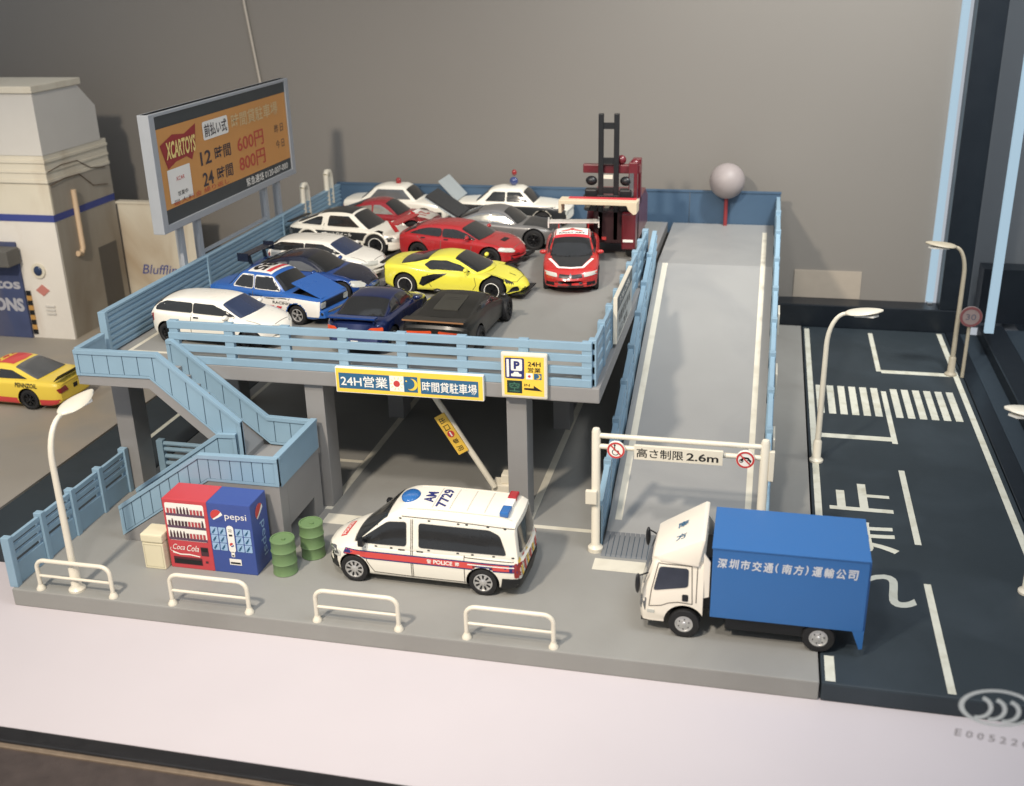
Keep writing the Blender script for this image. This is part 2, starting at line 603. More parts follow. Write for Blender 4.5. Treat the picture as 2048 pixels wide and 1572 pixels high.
# back fence
bf = empty("rear_fence", (8.5, 23.0, DK), 0, "solid blue wall closing the rear of the deck and the ramp top", "fence")
for i, (a, b) in enumerate(((-0.15, 3.4), (3.42, 7.0), (7.02, 10.6), (10.62, 14.2), (14.22, 17.6))):
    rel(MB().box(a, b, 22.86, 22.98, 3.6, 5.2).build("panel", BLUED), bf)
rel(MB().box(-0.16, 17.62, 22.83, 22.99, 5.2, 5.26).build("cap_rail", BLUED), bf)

# ------------------------------------------------------------------ ramp
rp = empty("ramp", (15.5, 10, 0), 0, "long grey ramp with white edge lines climbing to the parking deck", "ramp")
prof = [(4.6, 0.0), (5.3, 0.22), (16.9, 4.0), (22.82, 4.0), (22.82, 3.6), (17.2, 3.6), (6.2, 0.0)]
rel(MB().prism(prof, 0, 13.62, 17.42).build("ramp_surface", RAMPG), rp)


def rz(y):
    return 0.22 + (y - 5.3) * (3.78 / 11.6) if y < 16.9 else 4.0


def rampline(x0, x1, ya, yb):
    ys_ = [y for y in (ya, 16.9, yb) if ya <= y <= yb]
    top = [(y, rz(y) + 0.006) for y in ys_]
    bot = [(y, rz(y) - 0.03) for y in reversed(ys_)]
    return rel(MB().prism(top + bot, 0, x0, x1).build("edge_line", LINEW), rp)


rampline(13.78, 13.96, 5.5, 16.9)
rampline(17.02, 17.18, 5.5, 21.6)


def guard(x0, x1, ya, yb, name_parent, n):
    top = [(ya, 0.0), (yb, 0.0)] if False else None
    hgt = 1.1
    st = (min(yb, 16.9) - ya) / n
    segs = [(ya + i * st, ya + (i + 1) * st) for i in range(n)]
    if yb > 16.9:
        segs += [(16.9, 19.8), (19.8, yb)]
    for a, b in segs:
        za, zb = max(0.0, rz(a) - 0.35), max(0.0, rz(b) - 0.35)
        rel(MB().prism([(a, za), (b, zb), (b, max(0.35, rz(b) + hgt - 0.35 * (b < 5))), (a, rz(a) + hgt)], 0, x0, x1).build("panel", BLUE), name_parent)
        rel(MB().box(x0 - 0.03, x1 + 0.03, a, a + 0.2, za, rz(a) + hgt + 0.13).build("post", BLUE, bevel=0.02), name_parent)
        for q in (0.3, 0.55, 0.8):
            rel(MB().prism([(a + .2, rz(a + .2) + hgt * q), (b, rz(b) + hgt * q), (b, rz(b) + hgt * q + .07), (a + .2, rz(a + .2) + hgt * q + .07)], 0, x0 - 0.025, x1 + 0.025).build("rib", BLUE), name_parent)


gl = empty("ramp_guard", (13.5, 10, 0), 0, "light blue ribbed guard wall on the left side of the ramp", "guard rail")
guard(13.42, 13.56, 4.5, 16.9, gl, 8)
gr = empty("ramp_guard", (17.5, 12, 0), 0, "light blue ribbed guard wall on the right side of the ramp beside the road", "guard rail")
guard(17.46, 17.58, 4.5, 22.8, gr, 8)
for y, z in ((7.6, 1.55), (10.2, 2.4), (12.9, 3.3)):
    rel(MB().box(17.62, 17.68, y, y + 0.9, z - .3, z + 0.35).build("reflector_plate", CREAM, bevel=0.01), gr)
# rubber ramp foot with grooves
rf = empty("ribbed_mat", (15.5, 4.7, 0), 0, "dark grey ribbed mat at the foot of the ramp", "mat")
RIB = mat("ribbed_grey", (112, 115, 118), 0.65)
for i in range(30):
    x = 13.62 + i * 0.126
    rel(MB().prism([(4.1, 0.0), (4.16, 0.03), (5.2, 0.17), (5.24, 0.0)], 0, x, x + 0.11).build("rib", RIB), rf)
rel(MB().prism([(4.12, 0.0), (4.17, 0.015), (5.2, 0.15), (5.23, 0.0)], 0, 13.62, 17.4).build("mat_base", GAP), rf)

# ------------------------------------------------------------------ stairs
st = empty("staircase", (3.5, 4, 0), 0, "light blue boarded staircase with a landing climbing to the deck at left", "staircase")


def interp(pts, x):
    for (a, b), (c, d) in zip(pts[:-1], pts[1:]):
        if x <= c + 1e-9:
            return b + (d - b) * (x - a) / (c - a)
    return pts[-1][1]


def boarded(top, bot, y0, y1, front=-1, step=0.44):
    """wall in an x-z plane: boards side by side, framed by rails; top and bot are outlines over x"""
    xa, xb = top[0][0], top[-1][0]
    xs = sorted(set([p[0] for p in top] + [p[0] for p in bot if xa < p[0] < xb]))
    core_t = [(x, interp(top, x) - 0.03) for x in xs]
    core_b = [(x, interp(bot, x) + 0.02) for x in reversed(xs)]
    m = 0.022
    rel(MB().prism(core_t + core_b, 1, y0 + m, y1 - m).build("wall_core", GAP), st)
    n = max(2, round((xb - xa - 0.2) / step))
    w = (xb - xa - 0.2) / n
    for i in range(n):
        a, b = xa + 0.1 + i * w + 0.012, xa + 0.1 + (i + 1) * w - 0.012
        mid = [x for x in xs if a < x < b]
        pt = [(x, interp(top, x) - 0.12) for x in [a] + mid + [b]]
        pb = [(x, interp(bot, x) + 0.07) for x in reversed([a] + mid + [b])]
        rel(MB().prism(pt + pb, 1, y0 + 0.012, y1 - 0.012).build("board", BLUE), st)
    pt = [(x, interp(top, x)) for x in xs]
    rel(MB().prism(pt + [(x, z - 0.11) for x, z in reversed(pt)], 1, y0 - 0.02, y1 + 0.02).build("top_rail", BLUE, bevel=0.008), st)
    pb = [(x, interp(bot, x)) for x in xs]
    rel(MB().prism([(x, z + 0.06) for x, z in pb] + list(reversed(pb)), 1, y0, y1).build("bottom_rail", BLUE), st)
    for a in (xa, xb - 0.1):
        rel(MB().prism([(a, interp(bot, a)), (a + 0.1, interp(bot, a + 0.1)), (a + 0.1, interp(top, a + 0.1) - .11), (a, interp(top, a) - .11)], 1, y0 - 0.004, y1 + 0.004).build("end_post", BLUE), st)


boarded([(1.4, 0.98), (3.85, 2.64), (5.94, 2.68)], [(1.4, 0.14), (4.03, 1.93), (5.94, 1.93)], 2.65, 2.77, step=0.29)
boarded([(1.2, 0.88), (3.8, 2.68), (4.3, 2.7)], [(1.2, 0.14), (4.03, 1.93), (4.3, 1.93)], 3.8, 3.88)
boarded([(-0.02, 4.7), (2.32, 4.73), (4.42, 3.0)], [(-0.02, 4.0), (2.05, 4.03), (4.42, 2.0)], 3.9, 4.02)
boarded([(1.96, 4.68), (2.12, 4.68), (4.6, 2.69), (5.78, 2.66)], [(1.96, 4.0), (2.12, 3.98), (4.62, 1.9), (5.78, 1.88)], 5.04, 5.15)
# landing end wall (in the y-z plane)
rel(MB().box(5.82, 5.94, 2.78, 5.15, 1.86, 2.6).build("end_wall", BLUE, bevel=0.008), st)
rel(MB().box(5.79, 5.96, 2.77, 5.16, 2.6, 2.69).build("top_rail", BLUE, bevel=0.01), st)
rel(MB().box(-0.04, 0.08, 4.03, 5.19, 3.95, 4.62).build("end_wall", BLUE, bevel=0.008), st)
rel(MB().box(-0.07, 0.1, 4.03, 5.19, 4.62, 4.71).build("top_rail", BLUE, bevel=0.01), st)
# grey concrete beneath
rel(MB().prism([(1.42, 0.0), (1.9, 0.0), (3.9, 1.4), (3.9, 0.65), (5.35, 0.65), (5.35, 0), (5.92, 0), (5.92, 1.92), (4.03, 1.92), (1.42, 0.13)], 1, 2.67, 3.1).build("landing_block", GREYP, bevel=0.012), st)
rel(MB().prism([(1.42, 0.0), (1.9, 0.0), (3.9, 1.4), (3.9, 0.66), (5.92, 0.66), (5.92, 1.85), (4.1, 1.85), (1.5, 0.1)], 1, 3.1, 4.6).build("landing_block", GREYP), st)
rel(MB().prism([(3.9, 0.66), (5.35, 0.66), (5.35, 0), (5.92, 0), (5.92, 1.85), (3.9, 1.85)], 1, 4.6, 5.12).build("landing_block", GREYP), st)
rel(MB().prism([(-0.02, 3.74), (1.98, 3.74), (3.95, 2.02), (4.4, 1.84), (4.4, 1.99), (2.05, 4.02), (-0.02, 3.99)], 1, 3.93, 5.12).build("flight_slab", GREYP, bevel=0.01), st)
for i in range(9):
    x = 4.25 - i * 0.24
    rel(MB().box(x - 0.26, x, 4.03, 5.03, 1.86 + i * 0.235, 2.1 + i * 0.235).build("step", GREYP), st)
for i in range(9):
    x = 1.55 + i * 0.27
    rel(MB().box(x, x + 0.28, 2.78, 3.79, 0.02 + i * 0.2, 0.22 + i * 0.2).build("step", GREYP), st)

# ground fences at left
gf = empty("ground_fence", (0, 2.6, 0), 0, "light blue low fence with slots along the left edge of the base", "fence")
for y in (0.06, 1.33, 2.6, 3.87, 5.13):
    rel(MB().box(-0.09, 0.13, y, y + 0.17, 0, 1.33).build("post", BLUE, bevel=0.015), gf)
for y in (0.23, 1.5, 2.77, 4.04):
    rel(MB().box(-0.02, 0.07, y, y + 1.09, 0.0, 0.55).build("panel", BLUE, bevel=0.01), gf)
    for z in (0.68, 0.9, 1.12):
        rel(MB().box(-0.02, 0.07, y, y + 1.09, z, z + 0.13).build("rail", BLUE, bevel=0.01), gf)
g2 = empty("ground_fence", (0.3, 6.05, 0), 0, "light blue low rail fence half hidden behind the stairs", "fence")
for x in (0.45, 2.3, 4.2):
    rel(MB().box(x, x + 0.2, 6.2, 6.4, 0, 1.15).build("post", BLUE, bevel=0.01), g2)
for z in (0.2, 0.42, 0.64, 0.86, 1.04):
    rel(MB().tube([(0.5, 6.3, z), (5.6, 6.3, z)], 0.065, 8).build("rail", BLUE, smooth=40), g2)

# ------------------------------------------------------------------ signs
s1 = empty("banner_sign", (8.5, 5.1, 3.9), 0, "long yellow and teal sign reading 24H on the front edge of the deck", "sign")
x0, x1, y_, zb, zt = 6.62, 10.52, 5.07, 3.52, 4.2
rel(MB().box(x0, x1, y_, 5.19, zb, zt).build("board", SIGNW, bevel=0.012), s1)
W, H = x1 - x0, zt - zb
P = Print((x0, y_, zb), (1, 0, 0), (0, 0, 1))
P.rect(0.02, 0.02, W - .04, H - .04, YEL, 0)
P.rect(0.09, 0.12, 1.36, 0.42, TEAL, 1).text("24H\u55b6\u696d", 0.14, 0.18, 1.26, 0.30, SIGNW, 2, 0.012)
P.rect(1.45, 0.12, 0.38, 0.42, SIGNW, 1).disc(1.64, 0.33, 0.085, RED, 2)
for i in range(10):
    a = 2 * PI * i / 10
    P.stroke([(1.64 + .12 * math.cos(a), .33 + .12 * math.sin(a)), (1.64 + .18 * math.cos(a), .33 + .18 * math.sin(a))], 0.012, YEL, 2)
P.rect(1.83, 0.12, 0.36, 0.42, TEAL, 1).disc(2.03, 0.33, 0.16, YEL, 2).disc(1.97, 0.35, 0.145, TEAL, 3).disc(1.9, 0.42, 0.022, YEL, 4, 8)
P.rect(2.27, 0.1, 1.5, 0.42, TEAL, 1).text("\u6642\u9593\u8cb8\u99d0\u8eca\u5834", 2.31, 0.16, 1.42, 0.28, SIGNW, 2, 0.025)
rel(P.build("printed_face", None), s1)

s2 = empty("parking_sign", (11.5, 5.1, 4.2), 0, "square white framed yellow parking sign with blue P and arrow", "sign")
x0, x1, zb, zt = 10.98, 12.14, 3.68, 4.86
rel(MB().box(x0, x1, 5.04, 5.19, zb, zt).build("board", CREAM, bevel=0.05), s2)
P = Print((x0, 5.04, zb), (1, 0, 0), (0, 0, 1))
P.rect(0.08, 0.08, 1.0, 1.02, YEL, 0)
P.rect(0.11, 0.52, 0.48, 0.54, NAVY, 1, 0.04).rect(0.15, 0.56, 0.06, 0.46, SIGNW, 2).rect(0.26, 0.73, 0.28, 0.3, SIGNW, 2, 0.03).text("P", 0.33, 0.77, 0.15, 0.21, NAVY, 3, 0.05)
P.rect(0.26, 0.58, 0.26, 0.07, SIGNW, 2, 0.02).poly([(0.31, 0.65), (0.47, 0.65), (0.44, 0.7), (0.34, 0.7)], SIGNW, 2)
P.text("24H", 0.68, 0.86, 0.32, 0.12, INK, 1, 0.02).text("\u55b6\u696d", 0.68, 0.70, 0.32, 0.13, INK, 1, 0.01)
P.rect(0.63, 0.52, 0.17, 0.16, SIGNW, 1).disc(0.715, 0.6, 0.035, RED, 2).rect(0.83, 0.52, 0.19, 0.16, TEAL, 1).disc(0.93, 0.6, 0.065, YEL, 2, 16).disc(0.905, 0.61, 0.055, TEAL, 3, 16)
P.rect(0.15, 0.14, 0.38, 0.33, mat("screen_dark", (20, 50, 44), 0.3), 1).text("\u7a7a", 0.21, 0.18, 0.26, 0.25, mat("screen_green", (60, 110, 86), 0.4), 2, 0.02)
P.text("IN", 0.58, 0.33, 0.14, 0.07, INK, 1, 0.01).poly([(0.58, 0.24), (1.04, 0.22), (0.82, 0.36), (0.82, 0.29), (0.58, 0.29)], INK, 1)
rel(P.build("printed_face", None), s2)

s3 = empty("side_board_sign", (13.34, 9.7, 4), 0, "white notice board with dark heading hung outside the right deck railing", "sign")
rel(MB().box(13.31, 13.42, 8.12, 11.3, 4.12, 5.42).build("board", CREAM, bevel=0.015), s3)
P = Print((13.42, 8.12, 4.12), (0, 1, 0), (0, 0, 1))
P.rect(0.05, 0.88, 3.08, 0.38, mat("sign_slate", (70, 84, 90), 0.5), 0).text("P 24H OPEN", 0.5, 0.98, 2.0, 0.2, SIGNW, 1, 0.01)
P.rect(0.05, 0.05, 3.08, 0.8, mat("sign_pale", (176, 180, 176), 0.5), 0)
P.text("\u6642\u9593\u8cb8\u99d0\u8eca\u5834", 0.3, 0.45, 2.4, 0.28, INK, 1, 0.0).text("\u51fa\u53e3 \u5c02\u7528", 0.3, 0.12, 1.8, 0.22, INK, 1, 0.0)
rel(P.build("printed_face", None), s3)

# billboard
bb = empty("billboard", (-0.1, 13.6, DK), 0, "large orange price billboard on posts above the left fence", "billboard")
BBF = mat("billboard_frame", (160, 164, 168), 0.5, var=0.05)
BBD = mat("billboard_slate", (62, 68, 70), 0.5)
ORG = mat("billboard_orange", (212, 146, 66), 0.5, var=0.06, scale=2)
y0, y1, zb, zt = 9.1, 18.7, 6.42, 9.85
rel(MB().box(-0.35, -0.1, y0, y1, zb, zt).build("board", BBF, bevel=0.02), bb)
for a in ((y0 - .02, y0 + .28, zb, zt), (y1 - .28, y1 + .02, zb, zt), (y0 + .28, y1 - .28, zb, zb + .22), (y0 + .28, y1 - .28, zt - .1, zt)):
    rel(MB().box(-0.40, -0.04, *a).build("frame", BBF, bevel=0.02), bb)
P = Print((-0.1, y0 + .28, zb + .22), (0, 1, 0), (0, 0, 1), off=0.01, step=0.01)
W, H = y1 - y0 - .56, zt - zb - .32
P.rect(0, 0, W, H, BBD, 0)
P.rect(0.02, 0.42, W - .04, H - .78, ORG, 1)
BRED = mat("print_brick", (196, 70, 50), 0.5)
P.poly([(0.15, 2.28), (0.9, 2.5), (1.6, 2.42), (2.35, 2.62), (2.2, 2.0), (1.9, 1.6), (1.6, 1.75), (0.95, 1.7), (0.45, 1.55)], mat("logo_red", (158, 36, 40), 0.45), 2)
P.text("XCARTOYS", 0.42, 1.82, 1.75, 0.5, mat("logo_yellow", (238, 210, 120), 0.45), 3, 0.03, shear=0.1)
P.rect(0.35, 0.55, 1.35, 0.98, SIGNW, 2).text("XCAR", 0.8, 1.15, 0.5, 0.12, RED, 3, 0).text("\u55b6\u696d\u4e2d", 0.8, 0.7, 0.6, 0.14, INK, 3, 0)
P.rect(2.75, 2.02, 1.7, 0.56, SIGNW, 2, 0.08).text("\u524d\u6255\u3044\u5f0f", 2.85, 2.1, 1.5, 0.4, mat("billboard_ink", (66, 58, 64), 0.5), 3, 0.03)
P.text("\u6642\u9593\u8cb8\u99d0\u8eca\u5834", 4.7, 2.08, 3.6, 0.46, mat("billboard_tan", (214, 184, 130), 0.5), 2, 0.02)
BINK = mat("billboard_ink", (66, 58, 64), 0.5)
P.text("12", 2.4, 1.3, 0.7, 0.42, BINK, 2, 0.02).text("\u6642\u9593", 3.35, 1.3, 1.1, 0.42, BINK, 2, 0.02).text("600\u5186", 4.95, 1.26, 2.0, 0.52, BRED, 2, 0.04)
P.text("24", 2.4, 0.65, 0.7, 0.42, BINK, 2, 0.02).text("\u6642\u9593", 3.35, 0.65, 1.1, 0.42, BINK, 2, 0.02).text("800\u5186", 4.95, 0.62, 2.0, 0.52, BRED, 2, 0.04)
P.text("\u6628 \u65e5", 7.9, 1.45, 0.7, 0.3, BINK, 2, 0).text("\u4eca \u65e5", 7.9, 0.9, 0.7, 0.3, BINK, 2, 0)
P.text("\u6700\u5927\u6599\u91d1 \u7e70\u308a\u8fd4\u3057", 0.5, 0.46, 3.6, 0.16, BRED, 2, 0)
P.text("\u7dca\u6025\u9023\u7d61 0120-007-000", 5.3, 0.07, 3.4, 0.28, SIGNW, 2, 0.01)
rel(P.build("printed_face", None), bb)
for y in (10.2, 11.3, 16.2, 17.3):
    rel(MB().box(-0.3, -0.18, y, y + 0.22, 3.9, zb).build("leg", BBF, bevel=0.02), bb)
    rel(MB().box(-0.55, -0.42, y + .3, y + 0.45, 3.2, zb).build("brace", BBF, bevel=0.02), bb)
rel(MB().box(-0.3, -0.2, 11.4, 16.2, 5.25, 5.33).build("tie_bar", BBF), bb)
for i, (y, z1, lb) in enumerate(((19.2, 5.75, "short white tube post on the left fence, nearer of two"), (21.6, 5.8, "short white tube post on the left fence, farther of two"))):
    p = empty("vent_post", (-0.1, y, 5.2), 0, lb, "post", "tube posts on the left fence")
    for dy in (0, 0.45):
        rel(MB().tube([(-0.1, y + dy, 4.6), (-0.1, y + dy, z1 - dy * .3)], 0.11, 10).build("tube", CREAM, smooth=40), p)
    rel(MB().tube([(-0.1, y, z1), (-0.1, y + .08, z1 + .1), (-0.1, y + .35, z1 + .08), (-0.1, y + .45, z1 - .1)], 0.11, 10).build("bend", CREAM, smooth=50), p)

# ------------------------------------------------------------------ height gate
gt = empty("height_gate", (15.4, 4.37, 0), 0, "cream height limit gate reading 2.6m in front of the ramp", "gate")
for x in (13.45, 17.4):
    rel(MB().lathe([(0.19, 0.0), (0.19, 0.1), (0.13, 0.16), (0.108, 0.2), (0.108, 3.24), (0.08, 3.32), (0.02, 3.34)], (x, 4.37, 0), 2, 16).build("post", CREAM, smooth=40), gt)
for z in (3.14, 2.86):
    rel(MB().tube([(13.45, 4.37, z), (17.4, 4.37, z)], 0.065, 10).build("bar", CREAM, smooth=40), gt)
rel(MB().box(14.38, 16.45, 4.2, 4.29, 2.66, 3.02).build("sign_plate", CREAM, bevel=0.008), gt)
P = Print((14.38, 4.2, 2.66), (1, 0, 0), (0, 0, 1))
P.text("\u9ad8\u3055\u5236\u9650", 0.06, 0.06, 1.1, 0.24, INK, 0, 0.03).text("2.6m", 1.23, 0.07, 0.74, 0.2, INK, 0, 0.02)
rel(P.build("lettering", None), gt)
for x, kk in ((13.95, 0), (16.96, 1)):
    d = rel(MB().lathe([(0.215, 4.2), (0.215, 4.28)], (x, 0, 2.86), 1, 28).build("round_sign", SIGNW), gt)
    P = Print((x, 4.2, 2.86), (1, 0, 0), (0, 0, 1))
    P.ring(0, 0, 0.21, 0.045, RED, 1)
    a = 2.35
    P.stroke([(0.17 * math.cos(a), 0.17 * math.sin(a)), (-0.17 * math.cos(a), -0.17 * math.sin(a))], 0.035, RED, 2)
    if kk == 0:
        P.ring(-0.01, -0.05, 0.085, 0.02, INK, 0, 16, 120, 400).stroke([(-.03, .12), (-.03, -.0), (.05, -.02), (.08, -.1)], 0.025, INK, 0).disc(-.03, .13, .025, INK, 0, 8)
    else:
        P.ring(-0.09, -0.03, 0.05, 0.016, INK, 0, 14).ring(0.09, -0.03, 0.05, 0.016, INK, 0, 14).stroke([(-.09, -.03), (-.05, .05), (.06, .04), (.11, -.03)], 0.045, INK, 0)
    q = rel(P.build("symbol", None), gt)
rel(MB().box(13.22, 13.5, 4.18, 4.3, 1.36, 1.72).build("control_box", CREAM, bevel=0.02), gt)
rel(MB().box(17.5, 17.62, 4.3, 4.42, 2.3, 3.05).build("side_plate", CREAM, bevel=0.01), gt)

# barrier arm
ba = empty("barrier_arm", (10.5, 6.4, 0), 0, "raised cream barrier arm with yellow exit sign beside the right column", "barrier")
rel(MB().box(10.3, 10.95, 6.35, 6.85, 0, 0.55).build("cabinet", CREAM, bevel=0.03), ba)
rel(MB().box(10.55, 10.93, 6.45, 6.8, 0.55, 0.82).build("cabinet_top", CREAM, bevel=0.03), ba)
ax, az, bx, bz = 10.4, 0.5, 8.7, 3.25
rel(MB().tube([(ax, 6.33, az), (bx, 6.33, bz)], 0.085, 10).build("arm", CREAM, smooth=40), ba)
D = Vector((bx - ax, 0, bz - az)).normalized()
Nn = Vector((-D.z, 0, D.x))           # toward lower left
if Nn.z > 0:
    Nn = -Nn
c0 = Vector((ax, 6.25, az)) + D * 1.28
mb = MB()
q = [c0 + Nn * -0.02, c0 + D * 1.22 + Nn * -0.02, c0 + D * 1.22 + Nn * 0.3, c0 + Nn * 0.3]
mb.prism([(p.x, p.z) for p in q], 1, 6.2, 6.25)
rel(mb.build("sign_plate", mat("arm_yellow", (236, 190, 40), 0.4), bevel=0.01), ba)
P = Print((q[2].x, 6.2, q[2].z), (-D.x, 0, -D.z), (-Nn.x, 0, -Nn.z))
for i, ch in enumerate("\u51fa\u53e3 \u5c02\u7528"):
    if ch != " ":
        P.text(ch, 0.1 + i * 0.22, 0.07, 0.15, 0.17, INK, 0, 0.01)
P.disc(0.6, 0.155, 0.1, RED, 0, 20).rect(0.53, 0.135, 0.14, 0.04, SIGNW, 1)
rel(P.build("lettering", None), ba)

# ------------------------------------------------------------------ hoop guards
lbs = ["white tube hoop guard at the left end, standing before the street lamp", "white tube hoop guard below the red and blue vending machines",
       "white tube hoop guard in front of the police van's front wheel", "white tube hoop guard at right, between the police van and the truck"]
for i, x in enumerate((0.72, 4.19, 7.78, 11.27)):
    h = empty("hoop_guard", (x, 0.12, 0), 0, lbs[i], "guard rail", "white hoop guards along the front edge")
    w = 1.93
    pts = [(0, 0, 0.08), (0, 0, 0.6)]
    for k in range(1, 6):
        a = PI - k * PI / 10
        pts.append((0.22 + 0.22 * math.cos(a), 0, 0.6 + 0.2 * math.sin(a)))
    pts += [(w - p[0], 0, p[2]) for p in reversed(pts)]
    o = MB().tube(pts, 0.052, 12).build("hoop", CREAM, h, smooth=50)
    MB().tube([(0.03, 0, 0.38), (w - .03, 0, 0.38)], 0.036, 10).build("crossbar", CREAM, h, smooth=50)
    for xx in (0, w):
        MB().lathe([(0.11, 0), (0.11, 0.035), (0.08, 0.08), (0.06, 0.13)], (xx, 0, 0), 2, 16).build("foot", CREAM, h, smooth=40)

# ------------------------------------------------------------------ street lamps


def street_lamp(loc, rz_, lab, top=4.6, arm=0.55, headlen=1.25, m=CREAM, curve=1.0):
    t = empty("street_lamp", loc, rz_, lab, "street lamp", "cream street lamps")
    MB().lathe([(0.2, 0), (0.2, 0.05), (0.15, 0.1), (0.12, 0.14), (0.12, 0.62), (0.085, 0.68)], (0, 0, 0), 2, 16).build("base", m, t, smooth=40)
    pts, rs = [(0, 0, 0.6), (0, 0, 2.2), (0, 0, top - 1.1)], [0.085, 0.08, 0.072]
    for k in range(1, 9):
        a = k * PI / 2 / 8 * curve
        pts.append((arm * (1 - math.cos(a)), 0, top - 1.1 + math.sin(a) * 0.95))
        rs.append(0.072 - 0.002 * k)
    MB().tube(pts, rs, 12).build("pole", m, t, smooth=50)
    e = pts[-1]
    # tapered lens-shaped head
    mb = MB()
    vs, fs = [], []
    N, K = 12, 12
    for i in range(N + 1):
        u = i / N
        w = 0.05 + 0.24 * math.sin(PI * min(1, u ** 0.8)) ** 0.8 * (1 if u < 1 else 0)
        x = e[0] - 0.05 + u * headlen
        z = e[2] + 0.12 * u
        for j in range(K):
            a = 2 * PI * j / K
            vs.append((x, w * math.cos(a), z + (0.10 if math.sin(a) > 0 else 0.05) * math.sin(a) * (w / 0.29) ** .5))
    for i in range(N):
        for j in range(K):
            fs.append((i * K + j, i * K + (j + 1) % K, (i + 1) * K + (j + 1) % K, (i + 1) * K + j))
    fs += [tuple(range(K - 1, -1, -1)), tuple(N * K + j for j in range(K))]
    mb.add(vs, fs)
    hd = mb.build("lamp_head", m, t, smooth=60)
    mb = MB()
    mb.prism([(e[0] + .2, -.13), (e[0] + headlen - .3, -.16), (e[0] + headlen - .15, 0), (e[0] + headlen - .3, .16), (e[0] + .2, .13)], 2, -0.05 + e[2], 0.0 + e[2])
    mb.build("diffuser", SIGNW, hd)
    return t


street_lamp((1.6, 0.26, 0), rad(88), "cream street lamp at the front left corner beside the blue fence", top=4.45, arm=0.6)
street_lamp((18.95, 10.6, -0.01), 0, "cream street lamp by the ramp, arching over the road before the crosswalk", top=4.65, arm=0.45, headlen=1.0)
LAMPF = mat("plastic_cream_dull", (170, 160, 138), 0.5)  # darker, duller cream than the near lamps
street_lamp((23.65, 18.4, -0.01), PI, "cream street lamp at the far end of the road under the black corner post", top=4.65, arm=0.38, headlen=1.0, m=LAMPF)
street_lamp((23.45, 4.3, -0.01), PI, "cream street lamp just outside the right edge, only its lamp head in view", top=4.55, arm=0.2, headlen=0.95)
rs_ = empty("round_road_sign", (24.0, 18.2, 0), 0, "small round red and white road sign beside the far street lamp", "road sign")
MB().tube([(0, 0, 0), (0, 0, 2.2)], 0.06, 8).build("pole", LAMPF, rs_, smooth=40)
MB().lathe([(0.36, -0.1), (0.36, -0.04)], (0, 0, 2.2), 1, 24).build("plate", mat("sign_dull_plate", (128, 112, 110), 0.5), rs_)  # plate in a dull greyish pink
P = Print((0, -0.1, 2.2), (1, 0, 0), (0, 0, 1))
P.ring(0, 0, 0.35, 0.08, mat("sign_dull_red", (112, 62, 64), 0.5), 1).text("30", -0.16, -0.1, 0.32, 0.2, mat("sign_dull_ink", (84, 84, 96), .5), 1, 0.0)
P.build("symbol", rs_)

# ball on a red post at the top of the ramp
bl = empty("ball_post", (15.6, 22.6, DK), 0, "white ball on a red stick at the top of the ramp by the rear wall", "ball")
MB().sphere((0, 0, 1.7), 0.66, n=28, k=18).build("ball", mat("ball_white", (152, 142, 140), 0.5), bl, smooth=60)
MB().tube([(0, 0, 0.0), (0, 0, 1.1)], 0.075, 10).build("stick", mat("stick_red", (140, 40, 44), 0.5), bl, smooth=40)

# ------------------------------------------------------------------ bin, vending machines, drums
bn = empty("waste_bin", (2.98, 1.7, 0), 0, "small cream box bin left of the red vending machine", "bin")
MB().box(-0.28, 0.28, -0.22, 0.32, 0, 0.72).build("bin_body", IVORY, bn, bevel=0.025)
MB().box(-0.29, 0.29, -0.24, 0.33, 0.735, 0.96).build("lid", IVORY, bn, bevel=0.04)
P = Print((0, -0.22, 0), (1, 0, 0), (0, 0, 1))
P.ring(0, 0, 0.001, 0.0005, IVORY, 0, 3)
for a in ((-.24, .06, .48, .012), (-.24, .66, .48, .012), (-.24, .06, .012, .61), (.228, .06, .012, .61)):
    P.rect(*a, mat("ivory_dark", (190, 180, 148), 0.5), 0)  # panel outline in a darker ivory
P.build("panel_line", bn)

COKE = mat("vending_red", (198, 58, 66), 0.42, var=0.03)
vr = empty("vending_machine", (3.9, 1.65, 0), 0, "red drinks vending machine with three rows of bottles and white script", "vending machine")
w = 0.585
MB().box(-w, w, 0.0, 0.86, 0, 1.9).build("cabinet", COKE, vr, bevel=0.02)
P = Print((-w, 0, 0), (1, 0, 0), (0, 0, 1))
P.rect(0.06, 0.78, 1.02, 1.02, SIGNW, 0, 0.05)
SH = mat("shelf_mauve", (96, 70, 92), 0.5)
CANR = mat("can_red", (180, 60, 66), 0.4)
CAND = mat("bottle_dark", (74, 44, 52), 0.4)
for r_ in range(3):
    zz = 0.79 + r_ * 0.33
    P.rect(0.06, zz, 1.02, 0.07, SH, 1)
    for i in range(11):
        xx = 0.1 + i * 0.088
        bottle = (r_ == 2 and 3 <= i <= 6) or (r_ == 0 and i < 5) or (r_ == 1 and i in (1, 10))
        if bottle:
            P.rect(xx, zz + .07, 0.055, 0.1, CAND, 2).poly([(xx, zz + .17), (xx + .055, zz + .17), (xx + .036, zz + .26), (xx + .02, zz + .26)], CAND, 2)
        else:
            P.rect(xx, zz + .07, 0.062, 0.13, CANR if (r_ == 2 or i > 5) else CAND, 2).rect(xx, zz + .2, 0.062, 0.012, RIM, 2)
